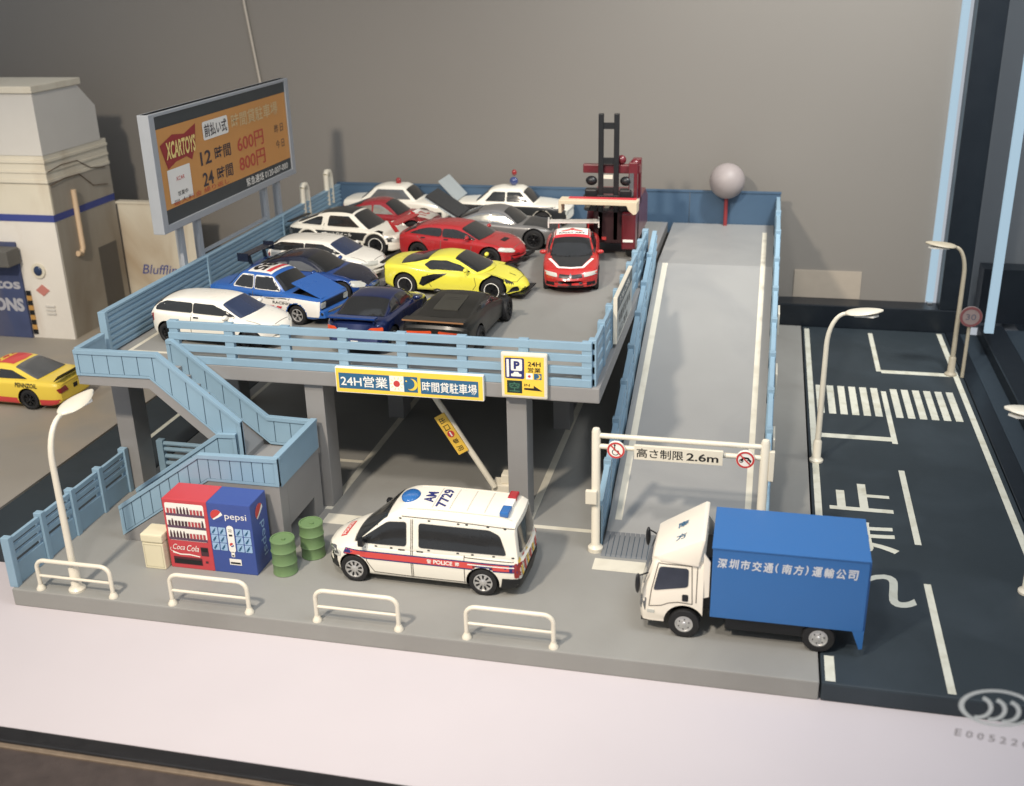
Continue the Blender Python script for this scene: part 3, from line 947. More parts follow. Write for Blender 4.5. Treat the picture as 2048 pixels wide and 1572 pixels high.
# script lettering
P.text("Coca", 0.1, 0.52, 0.33, 0.15, SIGNW, 1, 0.0, shear=0.3).text("Cola", 0.47, 0.50, 0.33, 0.17, SIGNW, 1, 0.0, shear=0.3)
P.ring(0.1, 0.52, 0.06, 0.012, SIGNW, 1, 12, 120, 300)
P.poly([(0.1, 0.47), (0.3, 0.41), (0.55, 0.42), (0.82, 0.38), (0.82, 0.35), (0.55, 0.385), (0.3, 0.375), (0.1, 0.42)], SIGNW, 1)
P.rect(0.86, 0.4, 0.2, 0.24, CAND, 1).rect(0.88, 0.52, 0.16, 0.1, INK, 2)
P.rect(0.1, 0.12, 0.76, 0.2, mat("hatch_dark", (84, 34, 44), 0.4), 1).rect(0.12, 0.14, 0.72, 0.12, INK, 2).rect(0.95, 0.2, 0.07, 0.06, CAND, 1)
P.build("printed_face", vr)

PEP = mat("vending_blue", (56, 80, 152), 0.42, var=0.03)
vb = empty("vending_machine", (5.05, 1.65, 0), 0, "blue drinks vending machine beside the red one, with round logo and small bottle pictures", "vending machine")
w = 0.565
MB().box(-w, w, 0.0, 0.86, 0, 1.9).build("cabinet", PEP, vb, bevel=0.02)


def globe(P, x, y, r, k=1):
    P.disc(x, y, r, SIGNW, k)
    P.poly([(x + r * math.cos(rad(a)), y + r * math.sin(rad(a))) for a in range(40, 221, 12)] + [(x - .3 * r, y - .35 * r), (x + .3 * r, y + .1 * r)], RED, k + 1)
    P.poly([(x + r * math.cos(rad(a)), y + r * math.sin(rad(a))) for a in range(235, 371, 12)] + [(x + .25 * r, y - .35 * r), (x - .2 * r, y - .6 * r)], PEP, k + 1)


P = Print((-w, 0, 0), (1, 0, 0), (0, 0, 1))
globe(P, 0.24, 1.57, 0.155)
P.text("pepsi", 0.45, 1.44, 0.56, 0.21, SIGNW, 1, 0.0)
LB = mat("bottle_panel", (150, 184, 218), 0.4)
for c in (0, 1, 3.1, 4.1):
    for r_ in range(3):
        xx, zz = 0.03 + c * 0.208, 0.62 + r_ * 0.215
        P.rect(xx, zz, 0.185, 0.2, LB, 1, 0.02)
        P.stroke([(xx + .05, zz + .04), (xx + .1, zz + .11)], 0.045, TEAL, 2).stroke([(xx + .09, zz + .1), (xx + .13, zz + .165)], 0.022, TEAL, 2)
P.rect(0.455, 0.58, 0.18, 0.74, SIGNW, 1, 0.085).rect(0.5, 0.46, 0.09, 0.14, SIGNW, 1)
P.rect(0.49, 1.2, 0.1, 0.015, INK, 2).rect(0.49, 1.15, 0.1, 0.015, INK, 2).rect(0.5, 1.03, 0.09, 0.05, INK, 2).rect(0.52, 0.48, 0.05, 0.04, INK, 2)
globe(P, 0.545, 0.8, 0.055, 2)
P.rect(0.43, 0.24, 0.31, 0.17, SIGNW, 1).rect(0.455, 0.27, 0.26, 0.05, INK, 2)
P.build("printed_face", vb)
P = Print((w, 0, 0), (0, 1, 0), (0, 0, 1))
globe(P, 0.42, 1.55, 0.2)
P.text("pepsi", 0.38, 1.25, 0.95, 0.3, LB, 1, 0.0, rot=-90)
P.build("printed_side", vb)

DG = mat("drum_green", (106, 136, 86), 0.45, var=0.05)
for i, (x, y, lb) in enumerate(((6.2, 1.97, "green steel drum standing against the blue vending machine"), (6.57, 2.84, "green steel drum standing farther back beside the landing leg"))):
    d = empty("steel_drum", (x, y, 0), 0, lb, "drum", "green drums")
    r = 0.29
    pr = [(r, 0), (r + .012, 0.02), (r, 0.04), (r, 0.28), (r + .018, 0.31), (r, 0.34), (r, 0.6), (r + .018, 0.63), (r, 0.66), (r, 0.88), (r + .014, 0.91), (r, 0.94), (r - .03, 0.94), (r - .035, 0.915), (0.02, 0.915)]
    MB().lathe(pr, (0, 0, 0), 2, 32).build("drum_body", DG, d, smooth=35)
    MB().lathe([(0.045, 0.915), (0.045, 0.95), (0.01, 0.955)], (0.05, -0.05, 0), 2, 12).build("bung", DG, d, smooth=30)

# ------------------------------------------------------------------ left building
BW = mat("building_white", (222, 216, 206), 0.8, var=0.05, scale=1.2, bump=0.3, bscale=8, stain=(160, 128, 88), stain_amt=0.75)
BC = mat("building_cream", (214, 206, 186), 0.8, var=0.05, scale=1.0, bump=0.2, bscale=7, stain=(150, 118, 78), stain_amt=0.75)
BWU = mat("building_upper", (206, 202, 194), 0.75, var=0.04, scale=1.0, bump=0.1, bscale=7)
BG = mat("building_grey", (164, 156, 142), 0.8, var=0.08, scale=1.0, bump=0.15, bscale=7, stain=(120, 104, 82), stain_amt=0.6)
BB = mat("band_blue", (56, 70, 142), 0.6, var=0.1)
bd = empty("workshop_building", (-12.5, 19, 0), 0, "weathered cream workshop building with a blue band and blue door at far left", "building")
X, Y0, Y1 = -9.3, 16.84, 21.0


def bp(name, m, a, bevel=0.0):
    return rel(box(name, m, *a, bevel=bevel), bd)


bp("wall", BW, (-22, X, Y0, Y1, 0, 4.72))
bp("wall", BC, (-22, X, Y0 + .03, Y1, 4.98, 6.2))
bp("blue_band", BB, (-22.02, X + .02, Y0 - .02, Y1, 4.72, 4.98))
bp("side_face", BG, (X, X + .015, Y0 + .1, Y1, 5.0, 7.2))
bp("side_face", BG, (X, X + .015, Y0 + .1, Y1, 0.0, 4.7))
for z0, z1, o_ in ((6.2, 6.32, .05), (6.32, 6.58, .02), (6.58, 6.66, .06), (6.66, 6.95, .02), (6.95, 7.06, .07), (7.06, 7.24, .03)):
    bp("moulding", BC, (-22, X + o_, Y0 - o_, Y1, z0, z1), 0.01)
rel(MB().prism([(Y0 - .06, 7.24), (Y1 - .4, 7.24), (Y1 - .4, 8.6), (Y1 - 1.4, 9.5), (Y0 - .06, 9.5)], 0, -22, X + .05).build("upper_wall", BWU), bd)
bp("roof_slab", BC, (-22, X + .12, Y0 - .15, Y1 - 1.2, 9.5, 9.75), 0.03)
# door recess
BD = mat("door_blue", (62, 74, 112), 0.7, var=0.2, scale=1.5, stain=(110, 100, 96), stain_amt=0.5)
bp("door", BD, (-15.5, -11.15, Y0 - .12, Y0 - .005, 0, 3.9), 0.02)
bp("awning", mat("awning_grey", (92, 90, 86), 0.7), (-15.5, -10.98, Y0 - .9, Y0 - .13, 3.1, 3.75), 0.05)
P = Print((-12.5, Y0 - .12, 0), (1, 0, 0), (0, 0, 1), off=0.006)
P.text("tos", 0.15, 2.02, 1.1, 0.38, mat("door_letter", (172, 172, 180), 0.7), 0, 0.03).text("ONS", -0.1, 1.1, 1.35, 0.55, mat("door_letter", (172, 172, 180), 0.7), 0, 0.05)
rel(P.build("lettering", None), bd)
HZ = mat("hazard_yellow", (190, 140, 60), 0.7)
for i in range(9):
    bp("hazard_stripe", HZ if i % 2 else BLACK, (-11.12, -10.92, Y0 - .04, Y0 - .004, 0.15 + i * .2, 0.34 + i * .2))
rel(MB().lathe([(0.3, -.06), (0.3, 0), (0.2, 0.0)], (-10.38, Y0 - .004, 2.78), 1, 24).build("lamp_ring", BC, smooth=40), bd)
rel(MB().sphere((-10.38, Y0 - .06, 2.78), (0.19, 0.08, 0.2), n=16, k=8).build("porthole", mat("porthole_blue", (40, 58, 92), 0.2), smooth=60), bd)
rel(MB().prism([(-10.66, 1.98), (-10.36, 1.75), (-10.06, 1.98), (-10.36, 2.22)], 1, Y0 - .03, Y0 - .002).build("diamond_sign", mat("faded_red", (196, 120, 108), 0.7)), bd)
for z in (1.0, 1.15, 1.3):
    rel(MB().box(-10.35, -9.95, Y0 - .05, Y0 - .002, z, z + .08).build("vent_slat", BWU, bevel=0.01), bd)
rel(MB().tube([(X + .1, 18.2, 5.7), (X + .1, 18.2, 3.4), (X + .1, 18.05, 3.2), (X + .1, 17.8, 3.25)], 0.11, 10).build("drain_pipe", mat("pipe_tan", (204, 176, 142), 0.6), smooth=40), bd)
bp("side_door", mat("side_door_grey", (96, 92, 86), 0.8), (X + .015, X + .03, 19.3, 20.6, 0, 3.1))
CB = mat("cable_brown", (92, 74, 58), 0.7)
for z, zz in ((6.62, 6.3), (6.1, 5.6)):
    rel(MB().tube([(X + .06, 16.9, z), (X + .07, 17.8, z + .12), (X + .06, 18.8, z + .1), (X + .07, 19.6, zz), (X + .06, 20.6, zz - .15)], 0.018, 6).build("cable", CB), bd)
cw = empty("cream_wall", (-7.5, 21.1, 0), 0, "low cream wall with blue scrawled graffiti behind the billboard legs", "wall")
rel(box("wall_panel", BC, -9.25, -5.9, 21.05, 21.3, 0, 4.55), cw)
rel(box("wall_cap", BC, -9.3, -5.85, 21.0, 21.35, 4.55, 4.64), cw)
P = Print((-8.55, 21.05, 1.55), (1, 0, 0), (0, 0, 1), off=0.004)
P.text("Bluffline", 0.0, 0.0, 1.9, 0.42, BB, 0, 0.005, shear=0.3)
rel(P.build("graffiti", None), cw)

# thin white cord hanging at the rear
tag(MB().tube([(-4.0, 23.95, 13.5), (-3.95, 23.95, 12.2), (-3.6, 23.95, 9.0), (-3.5, 23.95, 5.0)], 0.05, 6).build("hanging_cord", mat("cord_white", (190, 180, 165), 0.6), smooth=40), "thin white cord hanging behind the far end of the billboard", "cord")

# ------------------------------------------------------------------ vehicles


def curve(pts):
    """monotone cubic through (x, y) points"""
    n = len(pts)
    xs = [p[0] for p in pts]
    ys_ = [p[1] for p in pts]
    d = [(ys_[i + 1] - ys_[i]) / (xs[i + 1] - xs[i]) for i in range(n - 1)]
    t = [d[0]] + [0 if d[i - 1] * d[i] <= 0 else 2 * d[i - 1] * d[i] / (d[i - 1] + d[i]) for i in range(1, n - 1)] + [d[-1]]

    def f(x):
        if x <= xs[0]:
            return ys_[0]
        if x >= xs[-1]:
            return ys_[-1]
        i = 0
        while x > xs[i + 1]:
            i += 1
        h = xs[i + 1] - xs[i]
        s = (x - xs[i]) / h
        return ((1 + 2 * s) * (1 - s) ** 2 * ys_[i] + s * (1 - s) ** 2 * h * t[i] + s * s * (3 - 2 * s) * ys_[i + 1] + s * s * (s - 1) * h * t[i + 1])
    return f


def catmull(P_, k=3):
    out = []
    n = len(P_)
    for i in range(n - 1):
        p0, p1, p2, p3 = P_[max(i - 1, 0)], P_[i], P_[i + 1], P_[min(i + 2, n - 1)]
        for j in range(k):
            t = j / k
            out.append(tuple(0.5 * (2 * p1[q] + (p2[q] - p0[q]) * t + (2 * p0[q] - 5 * p1[q] + 4 * p2[q] - p3[q]) * t * t + (3 * p1[q] - p0[q] - 3 * p2[q] + p3[q]) * t ** 3) for q in (0, 1)))
    out.append(P_[-1])
    return out


def loft(rings):
    """rings: list of (x, half ring [(y,z)] from bottom centre to top centre, xshift(y)) -> MB"""
    mb = MB()
    k = len(rings[0][1])
    n = 2 * k - 2
    vs = []
    for x, hr, sh in rings:
        full = hr + [(-y, z) for y, z in reversed(hr[1:-1])]
        for y, z in full:
            vs.append((x + sh(y), y, z))
    fs = []
    for i in range(len(rings) - 1):
        for j in range(n):
            fs.append((i * n + j, i * n + (j + 1) % n, (i + 1) * n + (j + 1) % n, (i + 1) * n + j))
    fs.append(tuple(range(n - 1, -1, -1)))
    fs.append(tuple((len(rings) - 1) * n + j for j in range(n)))
    mb.add(vs, fs)
    return mb


def tess(polys, grid):
    """2d polygons (with vertices) cut along a grid -> bmesh in the xy plane"""
    bm = bmesh.new()
    for pts in polys:
        try:
            bm.faces.new([bm.verts.new((p[0], p[1], 0)) for p in pts])
        except ValueError:
            pass
    bmesh.ops.triangulate(bm, faces=bm.faces, ngon_method='EAR_CLIP')
    if not bm.verts:
        return bm
    for ax in (0, 1):
        lo = min(v.co[ax] for v in bm.verts)
        hi = max(v.co[ax] for v in bm.verts)
        c = math.floor(lo / grid) * grid + grid
        while c < hi:
            no = (1, 0, 0) if ax == 0 else (0, 1, 0)
            bmesh.ops.bisect_plane(bm, geom=bm.verts[:] + bm.edges[:] + bm.faces[:], plane_co=(c if ax == 0 else 0, c if ax else 0, 0), plane_no=no, dist=1e-5)
            c += grid
    bmesh.ops.remove_doubles(bm, verts=bm.verts, dist=1e-4)
    return bm


AX = {'R': lambda u, v: (Vector((u, -9, v)), Vector((0, 1, 0))), 'L': lambda u, v: (Vector((u, 9, v)), Vector((0, -1, 0))),
      'T': lambda u, v: (Vector((u, v, 9)), Vector((0, 0, -1))), 'F': lambda u, v: (Vector((9, u, v)), Vector((-1, 0, 0))), 'B': lambda u, v: (Vector((-9, u, v)), Vector((1, 0, 0)))}


def decal(bvh, polys, ax, m, parent, name, off=0.012, grid=0.12, skirt=True, well=0.0):
    bm = tess(polys, grid)
    bad = []
    hits = {}
    for v in bm.verts:
        o, d = AX[ax](v.co.x, v.co.y)
        h = bvh.ray_cast(o, d, 20)
        if h[0] is None or (ax in 'FB' and abs(h[1].dot(d)) < .3) or (ax in 'RL' and abs(h[0].y) < well):
            bad.append(v)
        else:
            nn = h[1] if h[1].dot(d) < 0 else -h[1]
            hits[v] = (h[0], (nn - d * 0.5).normalized())
    for v, (p, nn) in hits.items():
        v.co = p + nn * off
    bmesh.ops.delete(bm, geom=bad, context='VERTS')
    hits = {v: h for v, h in hits.items() if v.is_valid}
    if skirt and bm.faces:
        be = [e for e in bm.edges if e.is_boundary]
        back = {v: hits[v][0] + hits[v][1] * -0.01 for e in be for v in e.verts}
        new = {v: bm.verts.new(back[v]) for v in back}
        for e in be:
            a, b = e.verts
            try:
                bm.faces.new((a, b, new[b], new[a]))
            except ValueError:
                pass
    bmesh.ops.recalc_face_normals(bm, faces=bm.faces)
    _o, dd = AX[ax](0, 0)
    big = [f for f in bm.faces]
    if big:
        s = sum(f.normal.dot(dd) * f.calc_area() for f in big)
        if s > 0:
            bmesh.ops.reverse_faces(bm, faces=bm.faces)
    me = bpy.data.meshes.new(name)
    bm.to_mesh(me)
    bm.free()
    me.materials.append(m)
    for p in me.polygons:
        p.use_smooth = True
    me.set_sharp_from_angle(angle=rad(40))
    o = bpy.data.objects.new(name, me)
    COL.objects.link(o)
    o.parent = parent
    return o


def strip(pts, w=0.018, closed=False):
    out = []
    seq = pts + [pts[0]] if closed else pts
    for (a, b), (c, d) in zip(seq[:-1], seq[1:]):
        L = math.hypot(c - a, d - b) or 1
        nx, ny = -(d - b) / L * w / 2, (c - a) / L * w / 2
        out.append([(a - nx, b - ny), (c - nx, d - ny), (c + nx, d + ny), (a + nx, b + ny)])
    return out


def rr_poly(pts, r=0.06, n=3):
    """round the corners of a polygon"""
    out = []
    N = len(pts)
    for i in range(N):
        p0, p1, p2 = Vector(pts[i - 1]), Vector(pts[i]), Vector(pts[(i + 1) % N])
        a = (p0 - p1)
        b = (p2 - p1)
        ra = min(r, a.length * .45)
        rb = min(r, b.length * .45)
        A, B = p1 + a.normalized() * ra, p1 + b.normalized() * rb
        for k in range(n + 1):
            t = k / n
            q = A * (1 - t) ** 2 + p1 * 2 * t * (1 - t) + B * t * t
            out.append((q.x, q.y))
    return out


def tpoly(s, x, y, w, h, rot=0, bold=0.02, flipx=False):
    """polygons of a text line, for decals"""
    v, f = text_mesh(s, bold)
    P_ = []
    for a, b in v:
        u, q = a * w, b * h
        if flipx:
            u = -u
        if rot == 90:
            u, q = -q, u
        elif rot == -90:
            u, q = q, -u
        elif rot == 180:
            u, q = -u, -q
        P_.append((x + u, y + q))
    return [[P_[i] for i in t] for t in f]


WM = {}


def wheel_meshes(R, w, style, n=7):
    key = (R, w, style, n)
    if key in WM:
        return WM[key]
    h = w / 2
    rr_ = R * (0.66 if style != 'truck' else 0.56)
    tyre = MB().lathe([(rr_ * .7, h * .3), (rr_, h * .85), (rr_ * 1.12, h), (R * .95, h * .95), (R, h * .7), (R, -h * .7), (R * .95, -h * .95), (rr_ * 1.1, -h), (rr_ * .7, -h * .9)], (0, 0, 0), 1, 28).build("wheel", RUBBER, smooth=35)
    if style == 'dark':
        rm, hub = BLACK, BLACK
    else:
        rm = RIM
    mb = MB()
    if style in ('spoke', 'dark', 'gold'):
        mb.lathe([(rr_, h * .55), (rr_, h * .9), (rr_ * .9, h * .96), (rr_ * .86, h * .7), (rr_ * .84, h * .25)], (0, 0, 0), 1, 28, rm, False)
        mb.lathe([(rr_ * .86, h * .2), (rr_ * .8, h * .3), (0.01, h * .3)], (0, 0, 0), 1, 24, BLACK)
        for i in range(n):
            a = 2 * PI * i / n
            for q in (-0.1, 0.1):
                c, s_ = math.cos(a + q), math.sin(a + q)
                c2, s2 = math.cos(a + q * .3), math.sin(a + q * .3)
                t = rr_ * .055
                p = [(c2 * rr_ * .15, s2 * rr_ * .15), (c * rr_ * .88, s_ * rr_ * .88)]
                nx, nz = -s_ * t, c * t
                vs = []
                for yy in (h * .35, h * .82):
                    vs += [(p[0][0] - nx, yy, p[0][1] - nz), (p[1][0] - nx, yy, p[1][1] - nz), (p[1][0] + nx, yy, p[1][1] + nz), (p[0][0] + nx, yy, p[0][1] + nz)]
                mb.add(vs, [(0, 1, 2, 3), (7, 6, 5, 4), (0, 4, 5, 1), (1, 5, 6, 2), (2, 6, 7, 3), (3, 7, 4, 0)], rm)
        mb.lathe([(rr_ * .2, h * .35), (rr_ * .2, h * .86), (rr_ * .12, h * .95), (0.01, h * .95)], (0, 0, 0), 1, 14, rm)
    elif style == 'ring':
        mb.lathe([(rr_ * 1.02, h * .7), (rr_ * 1.02, h * .99), (rr_ * .95, h * 1.02), (rr_ * .93, h * .6)], (0, 0, 0), 1, 32, SIGNW, False)
        mb.lathe([(rr_ * .96, h * .4), (rr_ * .95, h * .6), (rr_ * .7, h * .5), (0.01, h * .55)], (0, 0, 0), 1, 24, BLACK)
        for i in range(5):
            a = 2 * PI * i / 5
            c, s_ = math.cos(a), math.sin(a)
            t = rr_ * .1
            vs = []
            for yy in (h * .5, h * .78):
                vs += [(-s_ * t, yy, c * t), (c * rr_ * .9 - s_ * t, yy, s_ * rr_ * .9 + c * t), (c * rr_ * .9 + s_ * t, yy, s_ * rr_ * .9 - c * t), (s_ * t, yy, -c * t)]
            mb.add(vs, [(0, 1, 2, 3), (7, 6, 5, 4), (0, 4, 5, 1), (1, 5, 6, 2), (2, 6, 7, 3), (3, 7, 4, 0)], BLACK)
    elif style == 'van':
        mb.lathe([(rr_, h * .5), (rr_, h * .92), (rr_ * .92, h * .98), (rr_ * .9, h * .75), (rr_ * .3, h * .8), (rr_ * .2, h * .95), (0.01, h * .95)], (0, 0, 0), 1, 28, rm)
        for i in range(n):
            a = 2 * PI * (i + .5) / n
            pts = [(.42, -.07), (.82, -.12), (.86, 0), (.82, .12), (.42, .07)]
            vs = [((u * math.cos(a) - v * math.sin(a)) * rr_, h * .86, (u * math.sin(a) + v * math.cos(a)) * rr_) for u, v in pts]
            mb.add(vs, [(0, 1, 2, 3, 4)], BLACK)
    else:  # truck dish
        mb.lathe([(rr_, h * .4), (rr_ * 1.02, h * .95), (rr_ * .92, h * .98), (rr_ * .86, h * .75), (rr_ * .5, h * .95), (rr_ * .3, h * .9), (rr_ * .22, h * 1.1), (0.01, h * 1.12)], (0, 0, 0), 1, 28, rm)
        for i in range(6):
            a = 2 * PI * i / 6
            mb.sphere((rr_ * .62 * math.cos(a), h * .95, rr_ * .62 * math.sin(a)), rr_ * .08, BLACK, 8, 4)
    rim = mb.build("rim", None, smooth=35, merge=False)
    WM[key] = (tyre.data, rim.data)
    for o in (tyre, rim):
        bpy.data.objects.remove(o)
    return WM[key]


def put_wheel(parent, x, y, R, w, style, n=7):
    ty, rm = wheel_meshes(R, w, style, n)
    o = bpy.data.objects.new("wheel", ty)
    COL.objects.link(o)
    o.parent = parent
    o.location = (x, y, R)
    o.rotation_euler = (0, rad(random.uniform(0, 360)), 0 if y > 0 else PI)
    if y < 0:
        o.rotation_euler = (0, rad(random.uniform(0, 360)), PI)
    o.rotation_mode = 'XYZ'
    r = bpy.data.objects.new("rim", rm)
    COL.objects.link(r)
    r.parent = o
    return o


def bool_cut(o, cutters):
    """cut the cutter shapes out of object o one after another, without operators"""
    par = o.parent
    o.parent = None

    def area(me):
        return sum(p.area for p in me.polygons)

    for c in cutters:
        k = c.build("cut", BLACK)
        a0 = area(o.data)
        for solver, own in (('EXACT', False), ('EXACT', True), ('FAST', False)):
            md = o.modifiers.new("b", 'BOOLEAN')
            md.operation = 'DIFFERENCE'
            md.object = k
            md.solver = solver
            if solver == 'EXACT':
                md.use_self = own
                md.material_mode = 'TRANSFER'
            dg = bpy.context.evaluated_depsgraph_get()
            me = bpy.data.meshes.new_from_object(o.evaluated_get(dg))
            o.modifiers.clear()
            if 0.8 * a0 < area(me) < 1.3 * a0:
                o.data = me
                break
        bpy.data.objects.remove(k)
    o.parent = par


def car(loc, rz_, S, label, group=None, name="model_car", cat="car"):
    t = empty(name, loc, rz_, label, cat, group)
    L, W = S['L'], S['W']
    hL, hW = L / 2, W / 2
    paint = S['paint']
    top, sho = curve(S['top']), curve(S['sho'])
    bot = curve(S.get('bot', [(-hL, .30), (-hL + .35, .2), (hL - .35, .2), (hL, .27)]))
    plan = curve(S.get('plan', [(-hL, .84), (-hL + .3, .95), (-hL + .9, 1.0), (hL - 1.0, 1.0), (hL - .35, .93), (hL, .74)]))
    bF, bR = S.get('bow', (.28, .14))
    rnd = S.get('rnd', .10)
    st_ = S.get('square', 0.0)
    rings = []
    N = 40
    for i in range(N + 1):
        u = i / N
        x = -hL + L * (u if 0.08 < u < .92 else (0.08 * (u / .08) ** 1.4 if u <= .08 else 1 - .08 * ((1 - u) / .08) ** 1.4))
        d = min(x + hL, hL - x)
        s = math.sqrt(max(0, 1 - (1 - min(d / rnd, 1)) ** 2))
        ins = rnd * .8 * (1 - s)
        hw = hW * plan(x) - ins
        zt, zs, zb = top(x) - ins, sho(x) - ins, bot(x) + ins
        zs = min(zs, zt - .01)
        m = (zs + zb) / 2
        cp = [(0, zb), (hw * .8, zb), (hw * .955, zb + .05), (hw * .985, zb + .16), (hw, m), (hw * .985, zs - .09), (hw * (.945 + .02 * st_), zs - .015),
              (hw * (.86 + .06 * st_), zs + (zt - zs) * .45), (hw * .5, zs + (zt - zs) * .9), (0, zt)]
        hr = catmull(cp, 3)
        if x > 0:
            k = (x / hL) ** 3
            rings.append((x, hr, (lambda y, k=k, hw=hw: -bF * k * (abs(y) / hw) ** 2.4)))
        else:
            k = (-x / hL) ** 3
            rings.append((x, hr, (lambda y, k=k, hw=hw: bR * k * (abs(y) / hw) ** 2.4)))
    body = loft(rings).build("body", paint, t, smooth=32)
    body.data.materials.append(BLACK)
    R, tw = S.get('R', .31), S.get('tw', .2)
    xr, xf = S['axles']
    cuts = []
    for x in (xr, xf):
        for sg in (-1, 1):
            mb = MB()
            mb.lathe([(R + .055, hW * 1.2), (R + .055, hW - .34)], (x, 0, R + .01), 1, 28)
            if sg < 0:
                mb.v = [(a, -b, c) for a, b, c in mb.v]
            cuts.append(mb)
    for c in S.get('cuts', []):
        cuts.append(MB().box(*c))
    bool_cut(body, cuts)
    for p in body.data.polygons:
        p.use_smooth = True
    body.data.set_sharp_from_angle(angle=rad(32))
    # cabin
    roof = curve(S['roof'])
    xa, xb = S['roof'][0][0], S['roof'][-1][0]
    cw_, tum = S.get('cw', .88) * hW, S.get('tum', .34)
    cb = S.get('cbow', .2)
    cpl = curve(S.get('cplan', [(xa, .96), ((xa + xb) / 2, 1.0), (xb, .98)]))
    rings = []
    M_ = 34
    for i in range(M_ + 1):
        x = xa + (xb - xa) * i / M_
        zs = sho(x) - .06
        zr = max(roof(x), zs + .03)
        yb = cw_ * cpl(x)
        hgt = zr - zs
        yt = yb - tum * hgt - .02
        rc = min(.09, hgt * .45)
        cp = [(0, zs), (yb * .6, zs), (yb, zs), (yb - tum * hgt * .3, zs + hgt * .33), (yb - tum * hgt * .7, zs + hgt * .7), (yt + .01, zr - rc), (yt - rc * .45, zr - rc * .3), (yt - rc * 1.4, zr), (yt * .45, zr + .022), (0, zr + .03)]
        hr = catmull(cp, 3)
        mid = (xa + xb) / 2
        if x > mid:
            k = ((x - mid) / (xb - mid)) ** 2
            rings.append((x, hr, (lambda y, k=k, q=cw_: -cb * k * (abs(y) / q) ** 2)))
        else:
            k = ((mid - x) / (mid - xa)) ** 2
            rings.append((x, hr, (lambda y, k=k, q=cw_: cb * .7 * k * (abs(y) / q) ** 2)))
    cabin = loft(rings).build("roof", S.get('roofpaint', paint), t, smooth=38)
    # one tree of both for the projections
    bm = bmesh.new()
    bm.from_mesh(body.data)
    bm.from_mesh(cabin.data)
    bvh = BVHTree.FromBMesh(bm)
    bm.free()
    t_ = t
    G = S.get('glass', GLASSD)
    for ax in ('R', 'L'):
        for w in S.get('side', []):
            decal(bvh, [rr_poly(w, S.get('wr', .05))], ax, S.get('sglass', G), t_, "side_window", 0.02, .08)
        if S.get('trim'):
            for w in S['side']:
                decal(bvh, strip(rr_poly(w, .05), .035, True), ax, S['trim'], t_, "window_trim", 0.02, .2)
        if S.get('doors'):
            decal(bvh, [q for d in S['doors'] for q in strip(d, .02)], ax, S.get('gapm', GAPL), t_, "door_gap", 0.004, .12, skirt=False)
        for h in S.get('handles', []):
            decal(bvh, [[(h[0], h[1]), (h[0] + .16, h[1]), (h[0] + .16, h[1] + .035), (h[0], h[1] + .035)]], ax, BLACK, t_, "door_handle", 0.014, .2)
        for (polys, m, nm) in S.get('sidemarks', []):
            decal(bvh, polys, ax, m, t_, nm, 0.009, .04, skirt=False, well=hW * .8)
    for (polys, m, nm) in S.get('right', []):
        decal(bvh, polys, 'R', m, t_, nm, 0.009, .04, skirt=False, well=hW * .8)
    mid = (xa + xb) / 2

    def pane(x0, x1):
        """outline over the cabin top between two stations, following its edge and bow"""
        def edge(x, f=1.0):
            zs = sho(x) - .06
            hgt = max(roof(x), zs + .03) - zs
            y = (cw_ * cpl(x) - tum * hgt - .055) * f
            k = ((x - mid) / (xb - mid)) ** 2 if x > mid else ((mid - x) / (mid - xa)) ** 2
            sh = -cb * k if x > mid else cb * .7 * k
            return (x + sh * (y / cw_) ** 2, y)
        pts = [edge(x0, f) for f in (0.0, .5)] + [edge(x0 + (x1 - x0) * i / 6) for i in range(7)] + [edge(x1, f) for f in (.8, .5, 0.0)]
        return pts

    for k_, (ws, nm) in {'ws': (S.get('ws'), "windscreen"), 'rw': (S.get('rw'), "rear_window")}.items():
        if ws:
            ws = pane(ws[0][0], ws[-1][0] - .03 if k_ == 'ws' else ws[-1][0] + .02)
            full = ws + [(x, -y) for x, y in reversed(ws) if abs(y) > 1e-6]
            decal(bvh, [rr_poly(full, .02)], 'T', S.get(k_ + 'glass', G), t_, nm, 0.016, .08)
    if S.get('bonnet'):
        x0_, x1_, yw = S['bonnet']
        decal(bvh, strip([(x0_, -yw), (x1_ - .15, -yw * .92), (x1_, -yw * .6), (x1_, yw * .6), (x1_ - .15, yw * .92), (x0_, yw)], .016), 'T', S.get('gapm', GAPL), t_, "bonnet_gap", .004, .1, skirt=False)
    for (ax, polys, m, nm, off) in S.get('marks', []):
        decal(bvh, polys, ax, m, t_, nm, off, .1, skirt=off > .009)
    for p in S.get('lights', []):   # (axis, polygon over half, material, name)
        for sg in (1, -1):
            pl = [(u * sg, v) for u, v in p[1]] if p[0] in 'FB' else ([(u, v * sg) for u, v in p[1]] if p[0] == 'T' else p[1])
            ax = p[0] if p[0] in 'FBT' else ('R' if sg > 0 else 'L')
            decal(bvh, [rr_poly(pl, .04)], ax, p[2], t_, p[3], 0.012, .05)
    for x in (xr, xf):
        for sg in (1, -1):
            put_wheel(t, x, sg * (hW - tw / 2 - .015 + S.get('wout', 0)), R, tw, S.get('wheel', 'spoke'), S.get('ns', 7))
    if S.get('mirror'):
        mx_, mz = S['mirror']
        for sg in (1, -1):
            MB().sphere((mx_, sg * (hW + .02), mz), (.07, .12, .07), n=12, k=8).build("side_mirror", S.get('mirmat', paint), t, smooth=60)
    # floor pan keeps the inside dark
    MB().box(xr - .3, xf + .3, -hW + .36, hW - .36, .16, .3).build("underbody", BLACK, t)
    return t, bvh


def paintm(name, rgb, rough=.28, metal=0.0, coat=.5):
    return mat(name, rgb, rough, metal, var=0.04, scale=2, coat=coat)


HEAD = mat("headlight_clear", (196, 196, 186), 0.15, var=0.15, scale=12, coat=0.7)
HEADD = mat("headlight_smoked", (60, 60, 56), 0.15, var=0.3, scale=12, coat=0.7)

